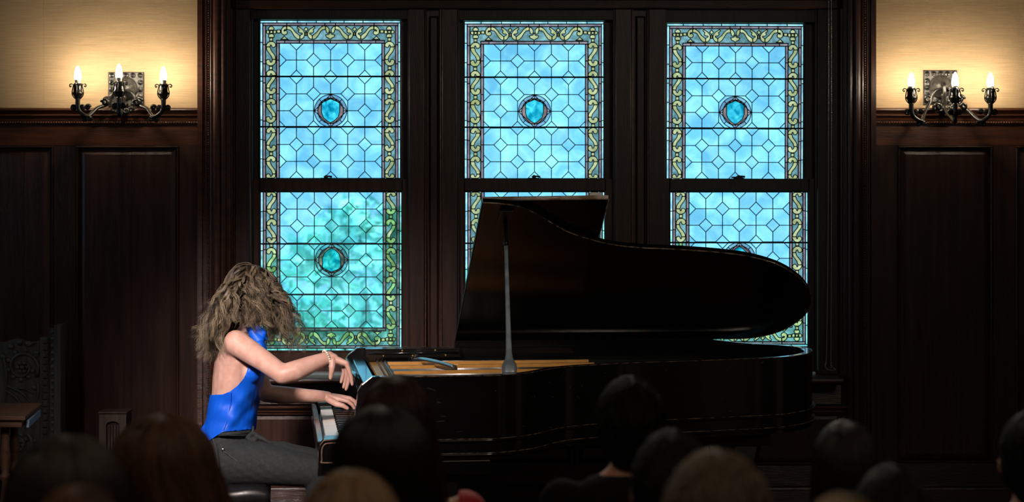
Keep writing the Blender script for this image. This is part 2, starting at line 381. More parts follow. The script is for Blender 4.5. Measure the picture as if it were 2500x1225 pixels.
# --- casing with bead strip, both sides (profile in photo column : depth)
cas = [(487, 10.0), (487, 9.93), (499, 9.93), (501, 9.94), (505, 9.94), (507, 9.925), (510, 9.925), (510.5, 9.935), (518, 9.935), (518.5, 9.922), (521, 9.92), (525, 9.925), (527, 9.912), (532, 9.902), (538, 9.90), (543, 9.906), (545, 9.915),
       (547, 9.905), (552, 9.902), (557, 9.91), (558, 9.93), (562, 9.945), (566, 9.95), (568, 9.96), (573, 9.975), (577, 9.98), (577, 10.02)]
for side in (0, 1):
    t = struct('trim_%d' % (3+side), (wx(514 if not side else 2106), 9.95, 0))
    P = [(wx(px if not side else 2620-px), y) for px, y in cas]
    B().ring([[(x, y, z) for x, y in P] for z in (0, ZC)], True, False, False).build('casing_moulding', wood_r if not side else wood_v, t)
    b = B(); x = wx(514.3 if not side else 2105.7)
    z = .35
    while z < 3.0:
        b.ball((x, 9.931, z), .0056, 6, 4, (1, .9, 1)); z += .0126
    b.build('bead_strip', wood_r, t)['kind'] = 'stuff'
# --- frame stiles, mullions and head
t = struct('trim_5', (0, 9.97, ZT))
for a, c in ((577, 612), (1995, 2043)):
    B().cbox(wx(a), wx(c), 9.965, 10.05, ZB, ZT, .003).build('frame_stile', wood_k if a > 1000 else wood_v, t)
for a, c in ((1000, 1117), (1502, 1622)):
    w = c-a
    for p, q in ((a, a+.315*w), (c-.315*w, c)):
        B().cbox(wx(p), wx(q), 9.955, 10.05, ZB, ZT, .003).build('mullion_stile', wood_v, t)
    zt = wz(22)
    B().cbox(wx(a+.315*w)+.001, wx(c-.315*w)-.001, 9.99, 10.05, ZB, ZT, .001).build('mullion_back', wood_v, t)
    B().cbox(wx(a+.41*w), wx(c-.41*w+.02*w), 9.975, 9.99, ZB+.02, wz(40), .010).build('mullion_panel', wood_v, t)
    for p, s in ((a+.315*w, 1), (c-.315*w, -1)):
        x = wx(p); B().cbox(min(x, x+s*.011), max(x, x+s*.011), 9.96, 9.991, ZB, ZT, .004).build('mullion_bead', wood_r, t)
B().cbox(wx(577), wx(2043), 9.95, 10.05, ZT+.0005, ZT+.05, .006).build('head_moulding', wood_h, t)
B().cbox(wx(577), wx(2043), 9.965, 10.03, ZT+.051, ZC, .002).build('head_board', wood_h, t)
# --- sill, apron, ledge and panels below
t = struct('trim_6', (0, 9.9, ZB))
sp = [(10.05, ZB), (9.80, ZB-.004), (9.79, ZB-.008), (9.785, ZB-.018), (9.79, ZB-.028), (9.80, ZB-.032), (9.84, ZB-.034), (9.85, ZB-.045), (10.02, ZB-.045)]
strip_profile('sill_board', sp, wx(566, 9.8), wx(2058, 9.8), wood_h, t)
for a, c in ((577, 985), (992, 1400), (1407, 1720), (1727, 2062)):
    B().cbox(wx(a), wx(c), 9.965, 10.02, wz(986), ZB-.046, .004).build('apron_board', wood_h, t)
strip_profile('ledge_board', [(10.02, wz(988)), (9.93, wz(988)), (9.925, wz(991)), (9.93, wz(994)), (9.955, wz(995)), (9.96, wz(1004)), (10.02, wz(1004))], wx(577), wx(2062), wood_r, t)
for a, c in ((577, 985), (992, 1400), (1407, 1720), (1727, 2055)):
    panel(wx(a), wx(c), wz(1132), wz(1006), y=9.975, m=wood_b if a < 1000 else wood_v, par=t, inner=.02, rise=.008)
B().cbox(wx(2055), wx(2066), 9.96, 10.02, wz(1180), ZB-.046, .002).build('corner_bead', wood_r, t)
B().box(wx(577), wx(2055), 9.99, 10.02, wz(1180), wz(1132)).build('bottom_rail', wood_h, t)

# ------------------------------------------------------------------ stained glass: one panel worked out in photo pixels
PW, PH = 342.0, 385.0
K = 6.806
def cp(L): return [((x/K)-5, y/K) for x, y in L]        # from the crop of the top left corner
shapes = []                                             # (polygon, kind)
def rect(x0, y0, x1, y1): return [(x0, y0), (x1, y0), (x1, y1), (x0, y1)]
def smoothed(L, n=3): return spl2(L, n, True)
T = cp([(135, 435), (140, 400), (165, 365), (210, 347), (255, 355), (288, 385), (293, 415), (278, 440), (250, 448), (228, 435), (222, 412), (212, 405), (203, 420), (198, 437)])
S = cp([(138, 443), (200, 443), (215, 490), (250, 540), (285, 590), (290, 642), (238, 642), (225, 600), (190, 555), (150, 500)])
Bt = cp([(240, 650), (292, 650), (288, 700), (255, 740), (205, 752), (155, 735), (133, 700), (135, 665), (165, 645), (195, 655), (203, 685), (215, 693), (232, 675)])
Cn = cp([(187, 762), (240, 762), (240, 816), (187, 816)])
cxl = 215/K-5
def side_units(mirror):
    out = []
    for k in range(5):
        dy = k*475/K
        for L, sm in ((T, 1), (S, 1), (Bt, 1), (Cn, 0)):
            P = [(x if k % 2 == 0 else 2*cxl-x, y+dy) for x, y in L]
            if mirror: P = [(PW-x+.3, y) for x, y in P]
            if min(y for x, y in P) > PH-3: continue
            out.append([(x, min(y, PH-.6)) for x, y in (smoothed(P, 2) if sm and max(y for x, y in P) < PH-1 else P)])
    return out
green = side_units(False)+side_units(True)
def circ(cx, cy, r, n=12, sx=1, sy=1): return [(cx+r*sx*math.cos(2*PI*i/n), cy+r*sy*math.sin(2*PI*i/n)) for i in range(n)]
CORN = [cp(circ(220, 190, 25, 10)), cp(smoothed([(172, 130), (195, 105), (220, 92), (245, 105), (268, 130), (258, 158), (236, 160), (220, 157), (204, 160), (182, 158)], 1)),
        cp([(172, 248), (190, 226), (220, 220), (250, 226), (268, 248), (262, 282), (178, 282)]), cp(smoothed([(182, 164), (190, 190), (182, 218), (160, 222), (140, 205), (136, 185), (150, 160)], 1)),
        cp(smoothed([(258, 164), (250, 190), (258, 218), (284, 222), (302, 205), (304, 180), (288, 160)], 1)), cp([(312, 157), (370, 157), (370, 207), (312, 207)]), cp([(193, 290), (243, 290), (243, 340), (193, 340)])]
H1 = [(470, 95), (430, 100), (394, 135), (384, 180), (395, 220), (430, 240), (465, 235), (485, 210), (480, 180), (455, 165), (435, 178), (430, 165), (445, 152), (470, 152)]
TR = [(435, 257), (470, 295), (503, 313), (377, 313), (405, 290)]
S2 = [(481, 92), (530, 100), (580, 140), (625, 200), (688, 250), (688, 310), (640, 300), (595, 250), (560, 190), (525, 155), (481, 150)]
L1 = [(697, 250), (735, 225), (725, 208), (690, 207), (670, 180), (680, 150), (650, 125), (660, 100), (690, 115), (740, 150), (775, 210), (765, 265), (740, 298), (697, 310)]
D1 = [(797, 108), (830, 145), (797, 183), (762, 145)]; C2 = [(786, 195), (808, 195), (808, 250), (786, 250)]
m797 = lambda L: [(1594-x, y) for x, y in L]
H2 = [(1120, 95), (1150, 105), (1177, 135), (1184, 175), (1165, 210), (1138, 203), (1128, 170), (1120, 150)]
LY = [(1198, 188), (1218, 228), (1278, 240), (1258, 280), (1228, 290), (1198, 312), (1168, 290), (1138, 280), (1118, 240), (1178, 228)]
half = [cp(smoothed(L, 2)) for L in (H1, S2, L1)]+[cp(TR), cp(D1), cp(C2), cp(smoothed(m797(L1), 2)), cp(smoothed(m797(S2), 2)), cp(smoothed(H2, 2))]
mir = lambda L: [(PW-x+.3, y) for x, y in L]
green += CORN+[mir(L) for L in CORN]+half+[mir(L) for L in half]+[cp(LY)]
U = [0, 6.5, 13.5, 40, 47, 297, 303.5, 330, 336.5, 342]; V = [0, 6, 12.5, 48.5, 55.5]
edge, purp, band, field = [], [], [], []
nl = 8
for i in range(nl):
    y0, y1 = 6+i*(PH-6)/nl, 6+(i+1)*(PH-6)/nl; o = (i % 2)*6
    edge += [rect(0, y0, 6.5, y1), rect(336.5, y0, 342, y1)]
    a, c = 12.5+i*(PH-12.5)/nl, 12.5+(i+1)*(PH-12.5)/nl
    purp += [rect(6.5, a, 13.5, c), rect(330, a, 336.5, c)]
    a, c = 55.5+i*(PH-55.5)/nl, 55.5+(i+1)*(PH-55.5)/nl
    purp += [rect(40, a, 47, c), rect(297, a, 303.5, c)]
xs = [0, 41, 91, 137, 171, 205, 251, 301, 342]
for i in range(8): edge.append(rect(xs[i], 0, xs[i+1], 6))
xs = [6.5, 65, 113, 158, 184, 230, 278, 336.5]
for i in range(7): purp.append(rect(xs[i], 6, xs[i+1], 12.5))
xs = [40, 60, 96, 131, 171, 211, 247, 282, 303.5]
for i in range(8): purp.append(rect(xs[i], 48.5, xs[i+1], 55.5))
band = [rect(13.5, 12.5, 171, 48.5), rect(171, 12.5, 330, 48.5), rect(13.5, 48.5, 40, PH), rect(303.5, 48.5, 330, PH)]
# field of clipped squares and diamonds
cw, ch = 250/6, (PH-55.5)/8; hd = 16.8
fx = lambda i: 47+i*cw
fy = lambda j: 55.5+j*ch
CX, CY, CR = fx(3), fy(4), 39.5
def isd(i, j): return (i+j) % 2 == 1 and not (i == 3 and j == 4)
def clipcirc(P, R):
    """replace the part of polygon P inside the ring by an arc"""
    out = []; n = len(P)
    ins = lambda p: (p[0]-CX)**2+(p[1]-CY)**2 < R*R
    Q = []
    for i in range(n):
        a, c = P[i], P[(i+1) % n]
        for k in range(24):
            t = k/24; Q.append((a[0]+(c[0]-a[0])*t, a[1]+(c[1]-a[1])*t))
    Q2 = []
    for p in Q:
        if ins(p):
            d = math.hypot(p[0]-CX, p[1]-CY)
            if d < 1e-3: continue
            Q2.append((CX+(p[0]-CX)/d*R, CY+(p[1]-CY)/d*R, 1 if len(Q2) % 3 == 0 else 2))
        else: Q2.append((p[0], p[1], 0))
    # thin out straight runs
    R2 = []
    m = len(Q2)
    for i in range(m):
        a, p, c = Q2[i-1], Q2[i], Q2[(i+1) % m]
        if math.hypot(p[0]-a[0], p[1]-a[1]) < .05: continue
        cr_ = (p[0]-a[0])*(c[1]-p[1])-(p[1]-a[1])*(c[0]-p[0])
        if (p[2] == 0 and abs(cr_) > .02) or p[2] == 1 or (p[2] == 2 and (a[2] == 0 or c[2] == 0)): R2.append((p[0], p[1]))
    return R2
for j in range(8):
    for i in range(6):
        P = []
        for a, c, s1, s2 in ((i, j, (0, 1), (1, 0)), (i+1, j, (-1, 0), (0, 1)), (i+1, j+1, (0, -1), (-1, 0)), (i, j+1, (1, 0), (0, -1))):
            if isd(a, c): P += [(fx(a)+s1[0]*hd, fy(c)+s1[1]*hd), (fx(a)+s2[0]*hd, fy(c)+s2[1]*hd)]
            else: P.append((fx(a), fy(c)))
        field.append(clipcirc(P, CR) if i in (2, 3) and j in (3, 4) else P)
for j in range(9):
    for i in range(7):
        if isd(i, j):
            x, y = fx(i), fy(j); P = [(x, y-hd), (x+hd, y), (x, y+hd), (x-hd, y)]
            if i == 0: P = [(x, y-hd), (x+hd, y), (x, y+hd)]
            if i == 6: P = [(x, y-hd), (x, y+hd), (x-hd, y)]
            if j == 0: P = [(x+hd, y), (x, y+hd), (x-hd, y)]
            if j == 8: P = [(x, y-hd), (x+hd, y), (x-hd, y)]
            field.append(P)
ring, sliver = [], []
for k in range(8):
    a0, a1 = PI/2+k*PI/4, PI/2+(k+1)*PI/4
    ring.append([(CX+CR*math.cos(a0+(a1-a0)*q/5), CY+CR*math.sin(a0+(a1-a0)*q/5)) for q in range(6)]+[(CX+31.5*math.cos(a1-(a1-a0)*q/5), CY+31.5*math.sin(a1-(a1-a0)*q/5)) for q in range(6)])
sh_l = [(0, -29), (-22, -20), (-22, 4), (-18, 16), (-8, 25), (0, 29)]
shield = [(CX+x, CY+y) for x, y in sh_l]+[(CX-x, CY+y) for x, y in sh_l[-2:0:-1]]
R3 = 31.0
def arcp(a0, a1, n): return [(CX+R3*math.cos(a0+(a1-a0)*q/n), CY+R3*math.sin(a0+(a1-a0)*q/n)) for q in range(n+1)]
au = math.atan2(-20, -22)
sliver.append(arcp(-PI/2, -PI/2-(-PI/2-au) % (2*PI), 5)+[(CX-22, CY-20)] if 0 else [(CX, CY-30.9)]+[(CX+R3*math.cos(-PI/2-q*(.83)/5), CY+R3*math.sin(-PI/2-q*.83/5)) for q in range(1, 6)]+[(CX-21.6, CY-20.3)])
sliver.append([(2*CX-x, y) for x, y in sliver[0]])
sl = [(CX-22.3, CY-20)]+[(CX+R3*math.cos(-PI/2-.86-q*(PI-.88)/12), CY+R3*math.sin(-PI/2-.86-q*(PI-.88)/12)) for q in range(0, 13)]+[(CX, CY+29.3)]+[(CX+x-.2, CY+y) for x, y in sh_l[-2:1:-1]]
sliver.append(sl); sliver.append([(2*CX-x, y) for x, y in sl])
def orient(P):
    a = sum(P[i][0]*P[(i+1) % len(P)][1]-P[(i+1) % len(P)][0]*P[i][1] for i in range(len(P)))
    return P if a > 0 else P[::-1]
# teal pieces between the scrolls: planar overlay, then connected areas
allp = [orient(p) for p in band+green]
vs, fs = [], []
for P in allp:
    n = len(vs); vs += [Vector(p) for p in P]; fs.append(list(range(n, n+len(P))))
ov, oe, of, orv, ore, orf = delaunay_2d_cdt(vs, [], fs, 1, 1e-4)
nb = len(band); tri_own = []
for f, o in zip(of, orf):
    own = [q for q in o if q >= nb]; bb = [q for q in o if q < nb]
    tri_own.append(-1 if own else (bb[0] if bb else -2))
emap = {}
for i, f in enumerate(of):
    for k in range(len(f)): emap.setdefault(tuple(sorted((f[k], f[(k+1) % len(f)]))), []).append(i)
comp = {}; comps = []
for i in range(len(of)):
    if tri_own[i] < 0 or i in comp: continue
    st = [i]; comp[i] = len(comps); cur = []
    while st:
        q = st.pop(); cur.append(q); f = of[q]
        for k in range(len(f)):
            for r in emap[tuple(sorted((f[k], f[(k+1) % len(f)])))]:
                if r not in comp and tri_own[r] == tri_own[q]: comp[r] = len(comps); st.append(r)
    comps.append(cur)
SC = 1/462.0
def loc2(p): return ((p[0]-PW/2)*SC, (PH/2-p[1])*SC)
def pane_mesh(tris_or_poly, m, is_tris=False, th=.003):
    b = B()
    if is_tris:
        idx = {}; vv = []; ff = []
        for t in tris_or_poly:
            g = []
            for q in of[t]:
                if q not in idx: idx[q] = len(vv); vv.append(loc2(ov[q]))
                g.append(idx[q])
            ff.append(g)
        n = len(vv); cnt = {}
        for g in ff:
            for k in range(len(g)):
                e_ = (g[k], g[(k+1) % len(g)]); cnt[e_] = 1
        sides = [(a, c) for a, c in cnt if (c, a) not in cnt]
        b.add([(x, -th/2, z) for x, z in vv]+[(x, th/2, z) for x, z in vv], [tuple(g) for g in ff]+[tuple(i+n for i in g)[::-1] for g in ff]+[(a, a+n, c+n, c) for a, c in sides])
    else:
        b.prism([loc2(p) for p in tris_or_poly], lambda p, t: (p[0], -th/2+th*t, p[1]))
    return b
def cen(pts): return Vector((sum(p[0] for p in pts)/len(pts), 0, sum(p[1] for p in pts)/len(pts)))
PANES = []                                            # (mesh, centre) shared by all six sashes
def addpane(name, b, m):
    c = sum(b.v, Vector())/len(b.v); PANES.append((name, b.mesh(name, m, c), c))
for P in field: addpane('pane', pane_mesh(P, g_clear), g_clear)
for P in edge: addpane('edge_pane', pane_mesh(P, g_edge), g_edge)
for P in purp: addpane('border_pane', pane_mesh(P, g_purp), g_purp)
for P in green: addpane('scroll_pane', pane_mesh(orient(P), g_scroll), g_scroll)
for cc in comps:
    area_ = sum(abs((ov[of[t][1]]-ov[of[t][0]]).cross(ov[of[t][2]]-ov[of[t][0]]))/2 for t in cc)
    if area_ > .3: addpane('ground_pane', pane_mesh(cc, g_band, True), g_band)
for P in ring: addpane('ring_pane', pane_mesh(P, g_ring), g_ring)
for P in sliver: addpane('ring_pane', pane_mesh(P, g_dark), g_dark)
addpane('shield_pane', pane_mesh(shield, g_shield), g_shield)
# lead cames: a strip on both faces of every joint
lb = B(); seen = set()
def came(a, c, w, y0=-.004, y1=.004):
    (x0, z0), (x1, z1) = a, c; dx, dz = x1-x0, z1-z0; L = math.hypot(dx, dz)
    if L < 1e-6: return
    nx, nz_ = -dz/L*w/2, dx/L*w/2; ex, ez = dx/L*w*.3, dz/L*w*.3
    x0 -= ex; z0 -= ez; x1 += ex; z1 += ez
    vs_ = [(x0+nx, y1, z0+nz_), (x0, y0, z0), (x0-nx, y1, z0-nz_), (x1+nx, y1, z1+nz_), (x1, y0, z1), (x1-nx, y1, z1-nz_)]
    vs_ = [(x0+nx, y0+.002, z0+nz_), (x0+nx*.5, y0, z0+nz_*.5), (x0-nx*.5, y0, z0-nz_*.5), (x0-nx, y0+.002, z0-nz_), (x0-nx, y1, z0-nz_), (x0+nx, y1, z0+nz_)]
    vs_ += [(x+x1-x0, y, z+z1-z0) for x, y, z in vs_]
    lb.add(vs_, [(0, 1, 7, 6), (1, 2, 8, 7), (2, 3, 9, 8), (3, 4, 10, 9), (4, 5, 11, 10), (5, 0, 6, 11), (5, 4, 3, 2, 1, 0), (6, 7, 8, 9, 10, 11)])
for group_, w in ((field, .0042), (ring, .0040), (sliver, .0036), ([shield], .0040), (purp, .0052), (edge, .0046), (green, .0044)):
    for P in group_:
        n = len(P)
        for i in range(n):
            a, c = P[i], P[(i+1) % n]; kk = tuple(sorted(((round(a[0], 1), round(a[1], 1)), (round(c[0], 1), round(c[1], 1)))))
            if kk in seen: continue
            seen.add(kk); came(loc2(a), loc2(c), w)
for x, y0, y1 in ((171, 12.5, 14), ): pass
lead_me = lb.mesh('lead_came', lead_m)
bar_b = [B().tube([(-.385, -.009, loc2((0, fy(j)-2))[1]), (.385, -.009, loc2((0, fy(j)-2))[1])], .0045, 6) for j in (2.02, 5.0)]
bar_me = [b.mesh('saddle_bar', lead_m) for b in bar_b]
def sash(par, name, gx0, gx1, gy0, gy1, yg, ox0, ox1, oy0, oy1, ybk, yfr, flip, m, rot=0):
    """glass rectangle g*, wooden outline o* in photo pixels, glass plane yg, wood from yfr to ybk"""
    S_ = yg/F; d = yg
    X0, X1, Z1, Z0 = wx(gx0, d), wx(gx1, d), wz(gy0, d), wz(gy1, d)
    x0, x1, z1, z0 = wx(ox0, yfr), wx(ox1, yfr), wz(oy0, yfr), wz(oy1, yfr)
    s = link_obj(name, None, par)
    og = ORG[s.as_pointer()]
    t = B()
    fr = []
    iX0, iX1, iZ0, iZ1 = X0+.0, X1-.0, Z0+.0, Z1-.0
    mid = (x0, x1, z0, z1)
    # the four members, each with a glazing chamfer on its inner edge
    def member(a, name_):
        bb = B(); ch_ = .008
        if a == 'L': P = [(x0, yfr), (iX0-ch_, yfr), (iX0, yfr+ch_), (iX0, ybk), (x0, ybk)]
        if a == 'R': P = [(iX1, ybk), (iX1, yfr+ch_), (iX1+ch_, yfr), (x1, yfr), (x1, ybk)]
        if a in 'LR': bb.ring([[(x, y, z) for x, y in P] for z in (z0, z1)], True, False, False)
        if a == 'T': P = [(z1, ybk), (z1, yfr), (iZ1+ch_, yfr), (iZ1, yfr+ch_), (iZ1, ybk)]
        if a == 'B': P = [(z0, ybk), (z0, yfr), (iZ0-ch_, yfr), (iZ0, yfr+ch_), (iZ0, ybk)]
        if a in 'TB': bb.ring([[(x, y, z) for z, y in P] for x in (iX0, iX1)], True, False, False)
        return bb
    fb = B()
    for a in 'LRTB':
        q = member(a, ''); fb.add(q.v, q.f)
    global SASHFRAME
    # sash frame is the part's own mesh: swap the empty for it
    bpy.data.objects.remove(s); s = fb.build(name, m, par); og = ORG[s.as_pointer()]
    cxx, czz = (X0+X1)/2, (Z0+Z1)/2; sx, sz = (X1-X0)/(PW*SC), (Z1-Z0)/(PH*SC)*(-1 if flip else 1)
    def put(nm, me, c):
        o = link_obj(nm, me, s); p = Vector((cxx+c.x*sx, yg+c.y, czz+c.z*sz)); o.location = p-og; o.scale = (sx, 1, sz)
        if rot:
            ca, sa = math.cos(rot), math.sin(rot); dx, dz = p.x-cxx, p.z-czz
            o.location = Vector((cxx+dx*ca-dz*sa, p.y, czz+dx*sa+dz*ca))-og; o.rotation_euler = (0, -rot, 0)
    for nm, me, c in PANES: put(nm, me, c)
    put('lead_came', lead_me, Vector()); 
    for bm_ in bar_me: put('saddle_bar', bm_, Vector())
    return s
WIN = [dict(u=(635, 977.3, 50, 435), l=(636, 980.7, 468.7, 856), o=(612, 1000), m=wood_v),
       dict(u=(1134, 1473.8, 52.6, 435.6), l=(1135.5, 1476, 468.5, 852), o=(1117, 1502), m=wood_v),
       dict(u=(1627.5, 1961.2, 58, 436.5), l=(1636, 1972, 469, 846), o=(1622, 1995), m=wood_k)]
for k, w in enumerate(WIN):
    o0, o1 = w['o']
    win = struct('window_%d' % (k+1), (wx((o0+o1)/2), 10.05, wz(455)))
    B().cbox(wx(o0), wx(o1), 9.985, 10.09, wz(w['u'][2]-3, 9.985), ZT, .003).build('head_jamb', wood_k, win)
    for a, c in ((o0, o0+4), (o1-4, o1)):
        B().cbox(wx(a, 9.97), wx(c, 9.97), 9.97, 10.09, ZB, ZT, .002).build('side_jamb', wood_k, win)
    g = w['u']; sash(win, 'upper_sash', g[0], g[1], g[2], g[3], 10.055, o0+3, o1-3, g[2]-18, 462, 10.075, 10.036, False, wood_k, rot=(-.0035 if k == 2 else 0))
    g = w['l']; sl_ = sash(win, 'lower_sash', g[0], g[1], g[2], g[3], 10.02, o0+2, o1-2, 437, 907, 10.034, 10.0, True, w['m'])
    # latch on the meeting rail
    cx_ = {0: 796, 1: 1304, 2: 1804}[k]; lx, lz = wx(cx_), wz(436.5)
    b = B(); b.cbox(lx-.028, lx+.028, 9.992, 10.03, lz, lz+.006, .002); b.lathe([(.009, 0), (.011, .004), (.008, .012), (.004, .016)], (lx, 10.01, lz+.005), 10)
    b.tube([(lx-.012, 10.01, lz+.012), (lx+.012, 10.0, lz+.014), (lx+.03, 9.99, lz+.011)], [.004, .0045, .006], 6)
    if k == 2: b.tube([(lx-.04, 10.0, lz+.008), (lx+.02, 10.0, lz+.009)], .004, 6)
    b.build('sash_lock', iron, win)
for z in (wz(24), wz(912)): pass
# --- roller chain at the right jamb
b = B()
def chain_path():
    pts = []
    for p in spline([(2023, -20, 9.93), (2023, 300, 9.93), (2021.5, 600, 9.93), (2018, 860, 9.925), (2014.5, 890, 9.9), (2019, 900.5, 9.88), (2030, 903, 9.88), (2040, 902, 9.89), (2031, 893, 9.9), (2028.5, 870, 9.93), (2030, 600, 9.93), (2030, 300, 9.93), (2029.5, -20, 9.93)], 30):
        pts.append(pix(p.x, p.y, p.z))
    return pts
pts = chain_path(); acc = 0; last = pts[0]; b.tube(pts, .0006, 4)
for i in range(1, len(pts)):
    L = (pts[i]-pts[i-1]).length; q = acc
    while q < L:
        b.ball(pts[i-1]+(pts[i]-pts[i-1])*(q/L), .0026, 6, 4); q += .0085
    acc = q-L
o = b.build('blind_chain', chain_m, origin=pix(2025, 900, 9.9)); tag(o, 'looped metal bead chain hanging down the right window jamb to the sill', 'blind chain')

# ------------------------------------------------------------------ garden outside
B().box(-16, 16, 10.6, 60, -1.3, -1.2).build('ground_outside', lawn_m)['kind'] = 'structure'
def leaf_tree(name, label, x, y, z0, h, r, n, seed, group):
    rd = random.Random(seed); t = thing(name, label, 'tree', (x, y, z0), group)
    B().tube([(x, y, z0), (x+.1, y, z0+h*.4), (x, y+.1, z0+h*.75)], [.16, .12, .04], 8).build('trunk', bark_m, t)
    b = B()
    for i in range(n):
        a, e_, q = rd.uniform(0, 2*PI), rd.uniform(-.5*PI, .5*PI), rd.uniform(.55, 1)**.5
        lump = 1+.22*math.sin(3*a+seed)*math.cos(2.3*e_)
        p = Vector((x+math.cos(a)*math.cos(e_)*r*q*lump, y+math.sin(a)*math.cos(e_)*r*q*lump, z0+h*.62+math.sin(e_)*h*.42*q*lump))
        s1 = rd.uniform(.06, .13); d1 = Vector((rd.gauss(0, 1), rd.gauss(0, 1), rd.gauss(0, 1))).normalized(); d2 = d1.cross(Vector((rd.gauss(0, 1), rd.gauss(0, 1), rd.gauss(0, 1)))).normalized()
        b.add([p-d1*s1, p-d2*s1*.5+d1.cross(d2)*.01, p+d1*s1, p+d2*s1*.5+d1.cross(d2)*.01], [(0, 1, 2, 3)])
    b.build('foliage', leaf_m, t)['kind'] = 'stuff'
for i, (x, y, z0, h, r, n) in enumerate(((-3.6, 17, -1.2, 2.9, 1.5, 2600), (-1.5, 19, -1.2, 2.6, 1.3, 2200), (-5.2, 22, -1.2, 4.4, 1.9, 2600), (1.4, 23, -1.2, 2.3, 1.3, 1600), (4.6, 21, -1.2, 2.2, 1.2, 1600))):
    leaf_tree('garden_tree', ['largest pale green bush outside, filling the lower left window', 'pale green bush outside at the right edge of the left window', 'tall bush outside, far left beyond the left window', 'pale green bush outside behind the raised piano lid', 'pale green bush outside beyond the right window'][i], x, y, z0, h, r, n, i+3, 'garden bushes beyond the windows')

